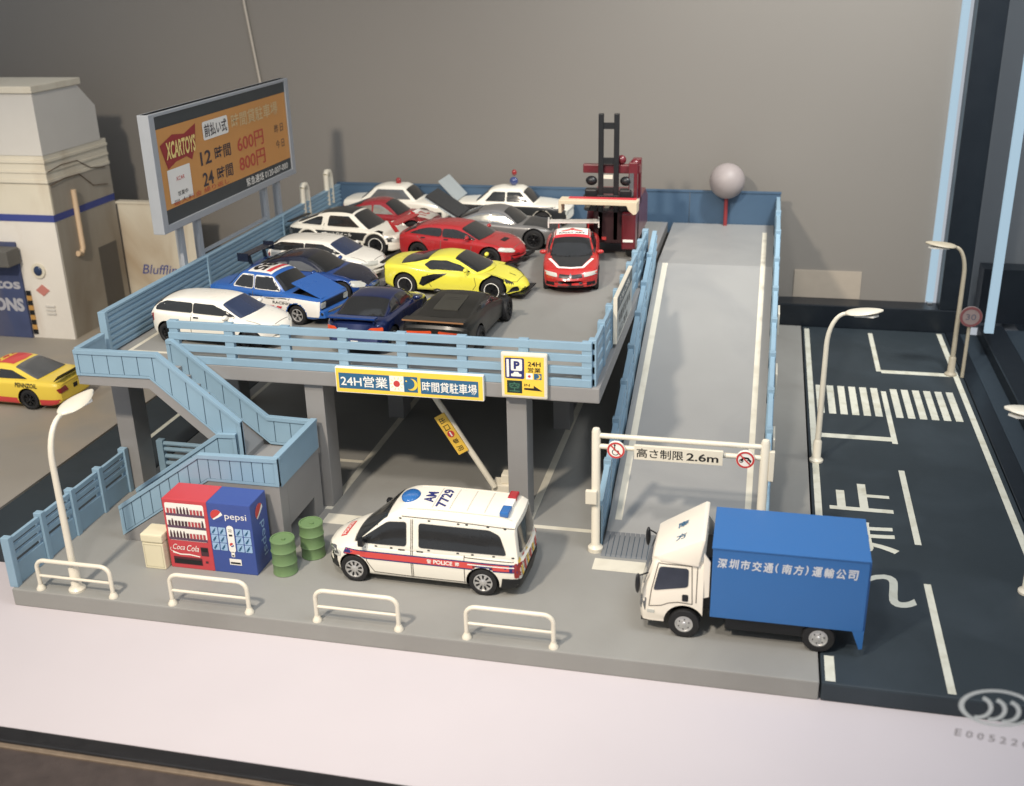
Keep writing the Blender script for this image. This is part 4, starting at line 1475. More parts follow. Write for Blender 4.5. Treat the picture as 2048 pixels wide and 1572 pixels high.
# ---- white hatchbacks
W1 = paintm("car_white", (240, 235, 222))
eg = dict(L=4.05, W=1.70, paint=W1, R=.30, axles=(-1.33, 1.28), wheel='dark', mirror=(.62, .92),
          top=[(-2.03, .82), (-1.9, .93), (-1.2, .95), (.6, .93), (1.3, .85), (1.85, .70), (2.03, .55)],
          sho=[(-2.03, .78), (-1.85, .9), (-1.2, .9), (.6, .86), (1.3, .76), (1.85, .62), (2.03, .5)],
          bonnet=(1.15, 1.82, .66), roof=[(-2.0, .86), (-1.82, 1.06), (-1.55, 1.19), (-1.0, 1.26), (-.2, 1.28), (.3, 1.24), (.65, 1.08), (1.15, .85)],
          side=[[(-1.72, .93), (-.52, .93), (-.52, 1.17), (-1.4, 1.17), (-1.66, 1.07)], [(-.49, .93), (.8, .91), (.36, 1.1), (.12, 1.165), (-.49, 1.175)]],
          ws=[(.42, .0), (.40, .48), (.93, .66), (1.08, .4), (1.12, 0)], rw=[(-1.6, 0), (-1.6, .52), (-1.84, .6), (-1.92, 0)], wsglass=GLASSB,
          doors=[[(-.55, .25), (-.5, .9)], [(.8, .9), (.72, .25), (-.55, .25)]], handles=[(-.42, .82)],
          lights=[('F', [(.3, .56), (.74, .58), (.74, .69), (.32, .66)], HEAD, "headlight"), ('B', [(.42, .6), (.76, .6), (.76, .84), (.5, .84)], DRED, "taillight"), ('R', [(1.62, .58), (1.93, .55), (1.9, .66), (1.66, .7)], HEAD, "headlight")],
          marks=[('F', [[(-.35, .3), (.35, .3), (.35, .42), (-.35, .42)]], BLACK, "grille", .008)])
car((2.58, 7.18, 4.02), rad(-7), eg, "white hatchback with blue tinted windscreen at the front left of the deck, behind the railing", "white hatchbacks")
car((3.02, 13.85, 4.02), rad(-6), dict(eg), "white hatchback in the second place, between the blue coupe and the white and black fastback", "white hatchbacks")

# ---- blue and white racing saloon with open bonnet
BL1 = paintm("racing_blue", (34, 96, 176))
WHT = mat("livery_white", (236, 232, 224), .35, var=.03, coat=.4)
LRED = mat("livery_red", (206, 44, 56), .4)
dat = dict(L=4.1, W=1.58, paint=BL1, R=.29, axles=(-1.25, 1.2), wheel='spoke', ns=5, square=.6, rnd=.07, bow=(.06, .05), cbow=.1, tum=.26, cw=.9,
           top=[(-2.05, .86), (-1.9, .93), (-1.1, .95), (.7, .93), (1.6, .88), (2.05, .84)], sho=[(-2.05, .82), (-1.1, .88), (.7, .86), (2.05, .78)],
           plan=[(-2.05, .93), (-1.6, .98), (-1, 1), (1.2, 1), (1.7, .98), (2.05, .95)],
           roof=[(-1.4, .86), (-1.15, 1.1), (-.85, 1.33), (-.5, 1.39), (.1, 1.39), (.32, 1.32), (.6, 1.1), (.86, .86)],
           side=[[(-1.08, .93), (-.35, .93), (-.35, 1.28), (-.76, 1.28)], [(-.28, .93), (.62, .93), (.28, 1.28), (-.28, 1.28)]],
           ws=[(.36, 0), (.34, .54), (.72, .64), (.82, .3), (.83, 0)], rw=[(-.98, 0), (-.95, .5), (-1.3, .6), (-1.36, 0)],
           cuts=[(.98, 1.92, -.6, .6, .72, 1.2)],
           right=[([[(-2.0, .3), (1.25, .3), (1.98, .3), (1.98, .76), (1.1, .8), (.9, .66), (-.6, .7), (-2.0, .55)]], WHT, "livery_side")],
           sidemarks=[([[(.1, .3), (.28, .3), (.45, .52), (.27, .52)], [(.38, .3), (.56, .3), (.73, .52), (.55, .52)]], LRED, "livery_stripe"),
                      (tpoly("RACING", .35, .6, .7, .08), INK, "side_lettering")],
           trim=WHT, doors=[[(-.32, .3), (-.32, .9)], [(.7, .9), (.72, .35)]],
           lights=[('F', [(.45, .55), (.68, .55), (.68, .72), (.45, .72)], HEAD, "headlight"), ('B', [(.4, .6), (.72, .6), (.72, .76), (.4, .76)], DRED, "taillight")],
           bonnet=(.95, 1.9, .62), marks=[('F', [[(-.72, .5), (.72, .5), (.72, .74), (-.72, .74)]], BLACK, "grille", .005)])
dat['sidemarks'] = []
t, bv = car((3.1, 9.62, 4.02), rad(-13), dat, "blue and white racing saloon with number 85 on its roof and the bonnet raised", None)
for (polys, m, nm) in (([[(.1, .3), (.28, .3), (.45, .52), (.27, .52)], [(.38, .3), (.56, .3), (.73, .52), (.55, .52)]], LRED, "livery_stripe"), (tpoly("RACING", .4, .58, .62, .08), INK, "side_lettering"), (tpoly("Bobby", -.45, .72, .5, .07, bold=0), INK, "side_lettering")):
    decal(bv, polys, 'R', m, t, nm, .018, .05, False, well=.6)
decal(bv, [[(-.62, -.5), (.22, -.5), (.22, .5), (-.62, .5)]], 'T', WHT, t, "roof_panel", .008, .12, False)
decal(bv, tpoly("85", -.57, .44, .86, .44, rot=-90, bold=.04), 'T', INK, t, "roof_number", .014, .12, False)
decal(bv, [[(-.02, -.42), (.14, -.42), (.14, .42), (-.02, .42)]], 'T', LRED, t, "roof_stripe", .014, .12, False)
# bonnet hinged at the nose, raised from the scuttle... lifted over the engine bay
mb = MB()
mb.prism([(0.98, 1.2), (1.98, .84), (1.97, .80), (.96, 1.16)], 1, -.58, .62)
bo = mb.build("bonnet", BL1, t, bevel=.01)
o2 = Print((1.9, -.3, .872), (0, -1, 0), (-1.0, 0, .36), off=.008)
o2.rect(-.5, .35, .42, .4, mat("livery_mint", (150, 190, 180), .4), 0)
o2.build("bonnet_badge", bo)
MB().box(1.05, 1.85, -.45, .45, .7, .8).box(1.2, 1.6, -.15, .2, .8, .86).build("engine", BLACK, t, bevel=.02)
MB().tube([(2.06, -.74, .42), (2.1, -.3, .42), (2.1, .3, .42), (2.06, .74, .42)], .045, 8).build("front_bumper", CHROME, t, smooth=50)
MB().prism([(1.96, .5), (2.1, .5), (2.16, .3), (1.9, .26)], 1, -.72, .72).build("front_spoiler", BL1, t, bevel=.02)

# ---- blue coupe with dark roof and bonnet
BL2 = paintm("coupe_blue", (28, 74, 150), .22, .35, .8)
CARB = paintm("coupe_dark_navy", (26, 32, 52), .25, .1, .7)
gt86 = dict(L=4.25, W=1.78, paint=BL2, roofpaint=CARB, R=.33, axles=(-1.3, 1.28), wheel='spoke', ns=10, mirror=(.45, .93),
            top=[(-2.12, .86), (-1.9, .98), (-1.4, .97), (.4, .96), (1.2, .84), (1.8, .64), (2.12, .42)],
            sho=[(-2.12, .8), (-1.8, .9), (-1.2, .92), (.3, .84), (1.2, .78), (1.8, .58), (2.12, .38)],
            bonnet=(.98, 1.98, .7), roof=[(-1.85, .9), (-1.3, 1.12), (-.7, 1.28), (-.2, 1.31), (.15, 1.24), (.6, 1.02), (.95, .84)],
            side=[[(-1.2, .96), (-.55, .93), (-.55, 1.15), (-.86, 1.13)], [(-.48, .93), (.55, .9), (.2, 1.08), (-.1, 1.18), (-.48, 1.18)]],
            ws=[(.1, 0), (.06, .45), (.62, .66), (.84, .4), (.9, 0)], rw=[(-.85, 0), (-.8, .42), (-1.6, .5), (-1.68, 0)], sglass=GLASSG,
            doors=[[(-.6, .28), (-.62, .88)], [(.55, .86), (.5, .28), (-.6, .28)]], handles=[(-.5, .8)],
            lights=[('F', [(.38, .5), (.78, .56), (.74, .68), (.42, .6)], HEAD, "headlight"), ('R', [(1.5, .55), (1.95, .46), (1.86, .6), (1.56, .68)], HEAD, "headlight"), ('B', [(.42, .7), (.78, .7), (.78, .84), (.42, .84)], DRED, "taillight")],
            marks=[('T', [[(.98, -.66), (1.5, -.62), (1.98, -.35), (1.98, .35), (1.5, .62), (.98, .66), (.98, 0)]], CARB, "bonnet", .012), ('F', [[(-.42, .25), (.42, .25), (.36, .42), (-.36, .42)]], BLACK, "grille", .01)])
t, bv = car((3.38, 11.78, 4.02), rad(-5), gt86, "metallic blue coupe with navy bonnet, navy roof and a rear wing, behind the racing saloon", None)
MB().box(-2.2, -1.86, -.8, .8, 1.25, 1.29).build("rear_wing", CARB, t, bevel=.015)
for sg in (-1, 1):
    MB().box(-2.22, -1.84, sg * .8 - .02, sg * .8 + .02, 1.1, 1.36).build("wing_end_plate", CARB, t)
    MB().prism([(-2.05, .93), (-1.92, .93), (-1.98, 1.25), (-2.08, 1.25)], 1, sg * .45 - .02, sg * .45 + .02).build("wing_strut", CARB, t)
MB().prism([(1.7, .3), (2.2, .3), (2.2, .24), (1.7, .2)], 1, -.78, .78).build("front_splitter", CARB, t, bevel=.01)

# ---- white and black fastback
ae = dict(L=4.25, W=1.72, paint=WHITE, R=.38, tw=.24, axles=(-1.22, 1.22), wheel='ring', square=.4, rnd=.08, bow=(.12, .08), cbow=.14, wout=.02,
          top=[(-2.12, .8), (-2.0, .9), (-1.5, .98), (.4, .95), (1.3, .82), (2.0, .68), (2.12, .6)], sho=[(-2.12, .76), (-1.7, .88), (.3, .86), (1.4, .74), (2.12, .56)],
          roof=[(-2.0, .88), (-1.6, 1.02), (-1.1, 1.2), (-.6, 1.34), (-.1, 1.37), (.3, 1.33), (.62, 1.12), (1.02, .86)],
          side=[[(-1.55, .95), (-.78, .93), (-.74, 1.2), (-.95, 1.18)], [(-.55, .92), (.62, .92), (.2, 1.24), (-.5, 1.24)]],
          ws=[(.38, 0), (.36, .5), (.84, .68), (1.02, .3), (1.05, 0)], rw=[(-.98, 0), (-.95, .5), (-1.62, .56), (-1.75, 0)],
          sidemarks=[([[(-2.05, .52), (-.78, .54), (.78, .54), (1.95, .52), (1.95, .64), (.85, .78), (-2.05, .8)]], mat("livery_black", (40, 42, 44), .35, coat=.4), "side_band"),
                     ([[(-.75, .34), (.7, .34), (.7, .46), (-.75, .46)]], mat("livery_black", (40, 42, 44), .35, coat=.4), "side_stripe")],
          doors=[[(-.66, .3), (-.68, 1.0)]], lights=[('F', [(.3, .5), (.76, .5), (.76, .62), (.3, .62)], HEAD, "headlight"), ('B', [(.3, .58), (.76, .58), (.76, .78), (.3, .78)], GLASSG, "taillight"), ('R', [(-2.0, .6), (-1.85, .58), (-1.85, .74), (-2.0, .74)], GLASSG, "tail_lens")],
          marks=[('T', [[(-.88, -.5), (.28, -.5), (.28, .5), (-.88, .5)]], mat("livery_black", (40, 42, 44), .35, coat=.4), "roof_panel", .008)])
t, bv = car((2.60, 17.25, 4.02), rad(-7), ae, "white fastback with black roof and broad black side band, by the left fence", None)
decal(bv, tpoly("\u30db\u30c3\u30c8\u30a6\u30a4\u30fc\u30eb", -.62, .63, 1.0, .13), 'R', SIGNW, t, "side_lettering", .018, .12, False)
decal(bv, [[(-.72, .64), (-.6, .64), (-.6, .72), (-.72, .72)]], 'R', SIGNW, t, "fuel_flap", .014, .2, False)
t.scale = (1.08, 1.04, 1.06)
MB().box(-2.1, -1.92, -.68, .68, .95, .98).build("rear_spoiler", BLACK, t, bevel=.01)
for sg in (-1, 1):
    for x in (-1.22, 1.22):
        MB().tube([(x + .43 * math.cos(rad(a)), sg * .85, .38 + .43 * math.sin(rad(a))) for a in range(10, 171, 16)], .04, 8).build("arch_flare", WHITE, t, smooth=60)

# ---- red hot hatch
RD1 = paintm("hatch_red", (176, 24, 30), .24)
fk = dict(L=4.5, W=1.88, paint=RD1, R=.35, axles=(-1.32, 1.33), wheel='dark', mirror=(.55, 1.0), bow=(.34, .12),
          top=[(-2.25, .9), (-2.1, .98), (-1.4, .98), (.6, .94), (1.4, .84), (2.0, .68), (2.25, .52)],
          sho=[(-2.25, .84), (-1.6, .95), (-1, .92), (.6, .86), (1.4, .8), (2.0, .62), (2.25, .48)],
          bonnet=(1.1, 2.02, .74), roof=[(-2.1, .92), (-1.7, 1.12), (-1.2, 1.25), (-.5, 1.31), (.1, 1.28), (.5, 1.13), (1.1, .87)],
          side=[[(-1.7, 1.0), (-.48, .94), (-.46, 1.2), (-1.0, 1.2), (-1.35, 1.12)], [(-.44, .94), (.8, .91), (.4, 1.09), (.05, 1.19), (-.44, 1.2)]], sglass=GLASSD,
          ws=[(.26, 0), (.24, .5), (.82, .72), (1.0, .4), (1.06, 0)], rw=[(-1.5, 0), (-1.5, .5), (-1.95, .6), (-2.0, 0)], wr=.09,
          doors=[[(-.46, .3), (-.44, .95)], [(.72, .92), (.62, .3), (-1.0, .3)], [(-1.35, .95), (-1.1, .7)]], handles=[(-.34, .86), (-1.2, .88)],
          lights=[('R', [(1.62, .62), (2.08, .52), (2.0, .64), (1.66, .72)], HEAD, "headlight"), ('F', [(.45, .54), (.86, .6), (.84, .68), (.45, .62)], HEAD, "headlight"), ('B', [(.45, .76), (.86, .76), (.86, .92), (.45, .92)], DRED, "taillight")],
          marks=[('T', [[(1.45, -.22), (1.62, -.22), (1.62, .22), (1.45, .22)]], BLACK, "bonnet_scoop", .01), ('F', [[(-.6, .28), (.6, .28), (.5, .48), (-.5, .48)]], BLACK, "grille", .01)])
t, bv = car((6.98, 16.38, 4.02), rad(-9), fk, "glossy red hatchback with a rear wing, behind the yellow sports car", None)
MB().prism([(-2.4, 1.3), (-2.1, 1.26), (-2.1, 1.22), (-2.4, 1.25)], 1, -.82, .82).build("rear_wing", RD1, t, bevel=.012)
for sg in (-1, 1):
    MB().prism([(-2.46, 1.36), (-2.28, 1.32), (-2.05, 1.02), (-2.2, .98), (-2.32, 1.14)], 1, sg * .83 - .025, sg * .83 + .025).build("wing_end_plate", RD1, t, bevel=.01)
    MB().prism([(1.9, .22), (2.3, .28), (2.3, .22), (1.9, .17)], 1, sg * .2, sg * .85).build("splitter", BLACK, t)
    MB().box(-1.0, 1.0, sg * .93 - .03, sg * .93 + .03, .17, .24).build("side_skirt", BLACK, t)

# ---- yellow mid-engined sports car
YL = paintm("sports_yellow", (236, 226, 20), .25)
c8 = dict(L=4.62, W=1.93, paint=YL, R=.36, tw=.26, axles=(-1.42, 1.42), wheel='ring', mirror=(.62, .96), bow=(.42, .14), rnd=.08, cbow=.3, tum=.42, cw=.84,
          top=[(-2.31, .92), (-2.1, 1.0), (-1.5, .98), (-.8, 1.0), (.5, .86), (1.3, .78), (1.9, .62), (2.31, .4)],
          sho=[(-2.31, .86), (-1.9, .94), (-1.4, .97), (-.9, .9), (.3, .78), (1.2, .82), (1.6, .76), (2.0, .58), (2.31, .36)],
          plan=[(-2.31, .86), (-1.9, .95), (-1.4, 1.0), (-.5, .93), (.4, .93), (1.35, .99), (1.9, .92), (2.31, .66)],
          bot=[(-2.31, .34), (-1.9, .22), (1.9, .2), (2.31, .26)],
          bonnet=(1.15, 2.05, .6), roof=[(-2.0, .94), (-1.4, 1.02), (-.8, 1.16), (-.3, 1.24), (.1, 1.22), (.5, 1.08), (1.2, .8)],
          side=[[(-.82, 1.0), (-.6, .88), (.72, .86), (.3, 1.04), (-.1, 1.13), (-.62, 1.12)]],
          ws=[(.16, 0), (.12, .42), (.8, .68), (1.05, .4), (1.12, 0)], rw=[(-.72, 0), (-.7, .34), (-1.5, .42), (-1.7, .2), (-1.7, 0)],
          sidemarks=[([[(-.95, .42), (-.82, .36), (-.74, .5), (-.45, .64), (-.02, .79), (-.45, .76), (-.84, .66)]], BLACK, "side_intake")],
          doors=[[(-.62, .86), (-.72, .6), (-.5, .26), (.75, .26), (.92, .5), (.85, .8)]], gapm=mat("gap_olive", (120, 110, 20), .6),
          lights=[('T', [(1.5, .78), (1.62, .64), (2.0, .5), (1.98, .62), (1.75, .76)], HEADD, "headlight"), ('B', [(.5, .66), (.88, .64), (.88, .8), (.5, .82)], BLACK, "taillight"), ('R', [(1.82, .26), (2.14, .28), (2.1, .42), (1.98, .42)], BLACK, "front_intake"), ('R', [(-2.26, .66), (-2.1, .72), (-2.14, .86), (-2.28, .8)], BLACK, "tail_vent")],
          marks=[('F', [[(-.3, .24), (.3, .24), (.25, .36), (-.25, .36)]], BLACK, "grille", .008), ('T', [[(1.7, -.02), (1.9, -.02), (1.9, .02), (1.7, .02)]], BLACK, "badge", .005)])
t, bv = car((7.8, 12.65, 4.02), rad(-5), c8, "bright yellow mid-engined sports car with black side intake in the middle of the deck", None)
MB().prism([(-2.32, .99), (-2.2, .98), (-2.2, .93), (-2.32, .94)], 1, -.72, .72).build("rear_spoiler", BLACK, t, bevel=.01)
MB().prism([(1.95, .2), (2.36, .24), (2.36, .2), (1.95, .16)], 1, -.62, .62).build("front_splitter", BLACK, t)

# ---- dark blue coupe, tail to the camera
NV = paintm("coupe_midnight", (24, 40, 88), .2, .3, .8)
nv = dict(L=4.2, W=1.76, paint=NV, R=.33, axles=(-1.25, 1.3), wheel='spoke', mirror=(.5, .95), bow=(.3, .2),
          top=[(-2.1, .88), (-1.95, 1.0), (-1.4, 1.0), (.4, .96), (1.2, .88), (1.8, .72), (2.1, .55)],
          sho=[(-2.1, .82), (-1.6, .94), (-1, .94), (.5, .88), (1.2, .82), (1.8, .66), (2.1, .5)],
          roof=[(-1.6, .93), (-1.1, 1.13), (-.6, 1.27), (-.1, 1.3), (.3, 1.25), (.7, 1.07), (1.05, .9)],
          side=[[(-1.1, 1.0), (-.45, .98), (-.45, 1.24), (-.75, 1.2)], [(-.38, .98), (.7, .95), (.35, 1.14), (0, 1.25), (-.38, 1.26)]],
          ws=[(.34, 0), (.3, .48), (.8, .68), (1.0, .3), (1.04, 0)], rw=[(-.72, 0), (-.74, .5), (-1.34, .6), (-1.5, .3), (-1.52, 0)],
          doors=[[(-.5, .28), (-.48, .9)], [(.65, .88), (.6, .28), (-.5, .28)]], gapm=BLACK,
          lights=[('B', [(.42, .66), (.78, .68), (.78, .82), (.5, .84), (.42, .78)], ORANGE, "taillight"), ('R', [(1.6, .56), (1.9, .5), (1.86, .68), (1.62, .76)], HEAD, "headlight")],
          marks=[('B', tpoly("GT", .1, .68, .2, .1), RED, "rear_badge", .006), ('B', [[(-.1, .34), (.1, .34), (.1, .44), (-.1, .44)]], SIGNW, "number_plate", .01)])
t, bv = car((6.76, 8.3, 4.02), rad(88), nv, "dark blue coupe parked tail-on behind the front railing, with red tail lights", None)
MB().prism([(-2.06, 1.12), (-1.8, 1.1), (-1.8, 1.06), (-2.06, 1.07)], 1, -.66, .66).build("rear_spoiler", BL2, t, bevel=.01)
for sg in (-1, 1):
    MB().box(-2.0, -1.86, sg * .6 - .02, sg * .6 + .02, .95, 1.09).build("spoiler_strut", NV, t)

# ---- black sports car, tail to the camera
BKP = paintm("sports_black", (32, 31, 27), .4, 0, .25)
bk = dict(L=4.4, W=1.95, paint=BKP, R=.35, tw=.28, axles=(-1.3, 1.36), wheel='dark', mirror=(.9, .9), bow=(.4, .08), rnd=.07, wout=.06,
          top=[(-2.2, .9), (-2.1, .98), (-1.2, 1.02), (-.3, 1.06), (.7, .84), (1.5, .66), (2.2, .4)],
          sho=[(-2.2, .84), (-1.5, .94), (-.5, .9), (.7, .76), (1.5, .62), (2.2, .38)],
          plan=[(-2.2, .94), (-1.9, .98), (-1.3, 1.0), (-.2, .94), (.9, .95), (1.4, .96), (1.9, .88), (2.2, .7)],
          roof=[(-1.7, .98), (-1.0, 1.06), (-.4, 1.14), (.1, 1.15), (.5, 1.05), (1.3, .74)],
          side=[[(-.7, .98), (.8, .88), (.3, 1.02), (-.5, 1.07)]], ws=[(.25, 0), (.2, .5), (.95, .68), (1.15, .3), (1.18, 0)],
          lights=[('B', [(.08, .7), (.8, .66), (.82, .72), (.1, .77)], ORANGE, "taillight")],
          marks=[('B', [[(-.7, .3), (.7, .3), (.6, .5), (-.6, .5)]], BLACK, "diffuser", .01)])
t, bv = car((8.98, 8.68, 4.02), rad(87), bk, "matt black sports car with slatted engine cover parked tail-on by the parking sign", None)
for i in range(8):
    x = -1.25 + i * .13
    MB().prism([(x, 1.075 + .012 * i), (x + .1, 1.12 + .012 * i), (x + .1, 1.09 + .012 * i), (x, 1.045 + .012 * i)], 1, -.34, .34).build("louvre_slat", mat("louvre_olive", (52, 50, 42), .5), t)
MB().prism([(-2.28, 1.1), (-1.95, 1.08), (-1.95, 1.04), (-2.28, 1.06)], 1, -.84, .84).build("rear_wing", BKP, t, bevel=.01)
MB().box(-2.3, -2.27, -.84, .84, 1.05, 1.085).build("wing_edge", mat("edge_bronze", (150, 104, 62), .4), t)
for sg in (-1, 1):
    MB().box(-2.15, -2.02, sg * .5 - .02, sg * .5 + .02, .92, 1.06).build("wing_strut", BKP, t)

# ---- red rally saloon facing the camera
RD2 = paintm("rally_red", (188, 34, 30), .26)
ev = dict(L=4.45, W=1.77, paint=RD2, R=.34, axles=(-1.3, 1.33), wheel='dark', mirror=(.6, .98), bow=(.26, .1),
          top=[(-2.22, .98), (-2.0, 1.05), (-1.3, 1.04), (.6, .98), (1.3, .9), (1.95, .76), (2.22, .56)],
          sho=[(-2.22, .9), (-1.6, .98), (.6, .92), (1.3, .84), (1.95, .68), (2.22, .5)],
          roof=[(-1.55, .98), (-1.2, 1.2), (-.85, 1.38), (-.4, 1.44), (.1, 1.41), (.42, 1.3), (1.02, .94)],
          side=[[(-1.15, 1.02), (-.3, 1.0), (-.3, 1.32), (-.8, 1.3)], [(-.24, 1.0), (.75, .98), (.3, 1.24), (.05, 1.32), (-.24, 1.33)]],
          ws=[(.3, 0), (.28, .54), (.86, .7), (1.04, .4), (1.1, 0)], rw=[(-.95, 0), (-.95, .5), (-1.35, .62), (-1.45, 0)],
          doors=[[(-.27, .3), (-.27, .98)], [(.7, .95), (.65, .3)]],
          lights=[('F', [(.4, .57), (.82, .6), (.84, .7), (.42, .68)], HEAD, "headlight"), ('F', [(.74, .62), (.82, .63), (.84, .7), (.76, .7)], ORANGE, "indicator")],
          marks=[('F', [[(-.36, .56), (-.04, .54), (-.04, .64), (-.34, .66)], [(.36, .56), (.04, .54), (.04, .64), (.34, .66)]], BLACK, "grille", .012),
                 ('F', [[(-.4, .27), (.4, .27), (.36, .42), (-.36, .42)], [(-.76, .3), (-.5, .3), (-.5, .4), (-.74, .4)], [(.76, .3), (.5, .3), (.5, .4), (.74, .4)]], BLACK, "lower_intake", .012),
                 ('T', [[(.9, -.62), (1.12, -.6), (1.75, -.34), (1.8, 0), (1.75, .34), (1.12, .6), (.9, .62)]], mat("livery_black", (40, 42, 44), .35), "bonnet_panel", .006),
                 ('T', strip([(1.14, -.68), (1.8, -.38), (1.86, 0), (1.8, .38), (1.14, .68)], .085), SIGNW, "bonnet_stripe", .009),
                 ('T', [[(-.9, -.56), (.12, -.58), (.12, .58), (-.9, .56)]], SIGNW, "roof_panel", .006),
                 ('T', [[(.14, -.6), (.3, -.6), (.3, .6), (.14, .6)]], LRED, "sun_strip", .018),
                 ('F', [[(0, .56), (.05, .6), (0, .68), (-.05, .6)]], CHROME, "badge", .02),
                 ('T', [[(-.52, -.02), (-.38, -.1), (-.22, -.02), (-.22, .02), (-.38, .1), (-.52, .02)], [(-.36, .1), (-.22, .06), (-.14, .3), (-.2, .36)], [(-.36, -.1), (-.22, -.06), (-.14, -.3), (-.2, -.36)]], RED, "roof_emblem", .012),
                 ('T', tpoly("RALLY ART", .05, -.42, .84, .12, rot=90, bold=.03), INK, "roof_lettering", .012)])
t, bv = car((11.05, 14.78, 4.02), rad(-81.5), ev, "red rally saloon facing the camera, black and white bonnet and white roof panel", None)
MB().prism([(-2.3, 1.36), (-1.95, 1.33), (-1.95, 1.29), (-2.3, 1.31)], 1, -.84, .84).build("rear_wing", SIGNW, t, bevel=.012)
for sg in (-1, 1):
    MB().prism([(-2.34, 1.42), (-1.9, 1.37), (-1.9, 1.15), (-2.34, 1.12)], 1, sg * .85 - .02, sg * .85 + .02).build("wing_end_plate", SIGNW, t)
    MB().box(-2.1, -1.98, sg * .5 - .02, sg * .5 + .02, 1.0, 1.32).build("wing_strut", RD2, t)

# ---- police saloons in the rear row
pol = dict(L=4.4, W=1.66, paint=WHITE, R=.31, axles=(-1.3, 1.28), wheel='dark', square=.5, rnd=.07, bow=(.08, .06), cbow=.1, tum=.34,
           top=[(-2.2, .84), (-2.05, .92), (-1.3, .94), (.8, .92), (1.8, .84), (2.2, .74)], sho=[(-2.2, .8), (-1.3, .88), (.8, .86), (2.2, .7)],
           plan=[(-2.2, .9), (-1.8, .96), (-1, 1), (1.2, 1), (1.8, .97), (2.2, .9)],
           roof=[(-1.5, .86), (-1.2, 1.08), (-.8, 1.36), (-.4, 1.43), (.25, 1.43), (.5, 1.32), (.8, 1.08), (1.05, .86)],
           side=[[(-1.0, .96), (.72, .96), (.36, 1.3), (-.68, 1.3)]], ws=[(.5, 0), (.48, .5), (.92, .66), (1.0, 0)], rw=[(-.9, 0), (-.88, .5), (-1.3, .62), (-1.42, 0)], sglass=GLASSG,
           doors=[[(-.2, .3), (-.2, .92)]], lights=[('F', [(.5, .52), (.74, .52), (.74, .68), (.5, .68)], HEAD, "headlight"), ('B', [(.4, .56), (.74, .56), (.74, .7), (.4, .7)], DRED, "taillight")],
           sidemarks=[([[(-2.0, .26), (2.0, .26), (2.0, .52), (-2.0, .52)]], mat("livery_black", (40, 42, 44), .35), "lower_band")])
t, bv = car((2.82, 21.95, 4.02), rad(-2), pol, "white police saloon with a small red roof beacon in the rear left corner", "police saloons in the rear row")
MB().lathe([(.1, 1.45), (.1, 1.6), (.06, 1.66), (.01, 1.67)], (0, 0, 0), 2, 12).build("roof_beacon", DRED, t, smooth=50)
pol2 = dict(pol, side=[[(-1.0, .96), (-.2, .96), (-.2, 1.3), (-.68, 1.3)], [(-.14, .96), (.72, .96), (.36, 1.3), (-.14, 1.3)]], sglass=GLASSD, L=4.6,
            top=[(-2.3, .84), (-2.1, .92), (-1.3, .94), (.8, .92), (1.8, .84), (2.3, .74)], sho=[(-2.3, .8), (-1.3, .88), (.8, .86), (2.3, .7)],
            plan=[(-2.3, .9), (-1.8, .96), (-1, 1), (1.2, 1), (1.8, .97), (2.3, .9)],
            sidemarks=[([[(-2.2, .26), (2.2, .26), (2.2, .8), (-2.2, .84)]], mat("livery_black", (40, 42, 44), .35), "lower_band")])
t, bv = car((7.5, 22.0, 4.02), rad(-1), pol2, "white and black police saloon with raised boot lid and blue roof light, rear row", "police saloons in the rear row")
MB().sphere((0, 0, 1.62), (.17, .14, .17), n=14, k=8).build("roof_beacon", mat("beacon_blue", (56, 70, 120), .25, coat=.5), t, smooth=60)
MB().sphere((.02, .02, 1.95), (.1, .1, .12), n=12, k=8).build("beacon_top", DRED, t, smooth=60)
MB().prism([(-2.15, .92), (-2.85, 1.66), (-2.82, 1.7), (-2.1, .95)], 1, -.7, .7).build("boot_lid", mat("lid_pale", (176, 184, 184), .4), t)

# ---- grey coupe with raised rear hatch
GR1 = paintm("coupe_grey", (120, 118, 116), .35, .3, .4)
gc = dict(L=4.3, W=1.75, paint=GR1, R=.36, tw=.24, axles=(-1.3, 1.3), wheel='dark', bow=(.2, .1), tum=.4,
          top=[(-2.15, .86), (-1.9, .95), (-1.3, .98), (.6, .92), (1.4, .86), (2.0, .72), (2.15, .6)], sho=[(-2.15, .8), (-1.3, .92), (.6, .84), (1.4, .8), (2.15, .58)],
          roof=[(-1.9, .9), (-1.3, 1.1), (-.7, 1.3), (-.2, 1.36), (.15, 1.3), (.5, 1.1), (.85, .86)],
          side=[[(-1.35, .96), (-.35, .93), (-.35, 1.22), (-.8, 1.16)], [(-.28, .93), (.52, .92), (.2, 1.12), (-.02, 1.22), (-.28, 1.23)]],
          trim=CHROME, sglass=mat("glass_bright", (170, 168, 158), .15, metal=.6, var=.3, scale=5), ws=[(.18, 0), (.14, .48), (.6, .62), (.8, .3), (.84, 0)], rw=[(-.8, 0), (-.8, .4), (-1.6, .5), (-1.7, 0)],
          marks=[('T', [[(.9, -.72), (2.0, -.6), (2.0, .6), (.9, .72)]], mat("livery_black", (40, 42, 44), .35), "bonnet", .012), ('R', tpoly("COUPE", -.75, .5, .9, .12), INK, "side_lettering", .006)],
          doors=[[(-.33, .3), (-.33, .9)], [(.55, .86), (.5, .3)]])
t, bv = car((7.85, 18.75, 4.02), rad(-2), gc, "grey coupe with dark bonnet and raised rear hatch, behind the red hatchback", None)
hp = MB().prism([(-1.55, 1.0), (-2.75, 1.72), (-2.7, 1.8), (-1.5, 1.08)], 1, -.68, .68).build("rear_hatch", mat("hatch_slate", (52, 54, 56), .4), t)
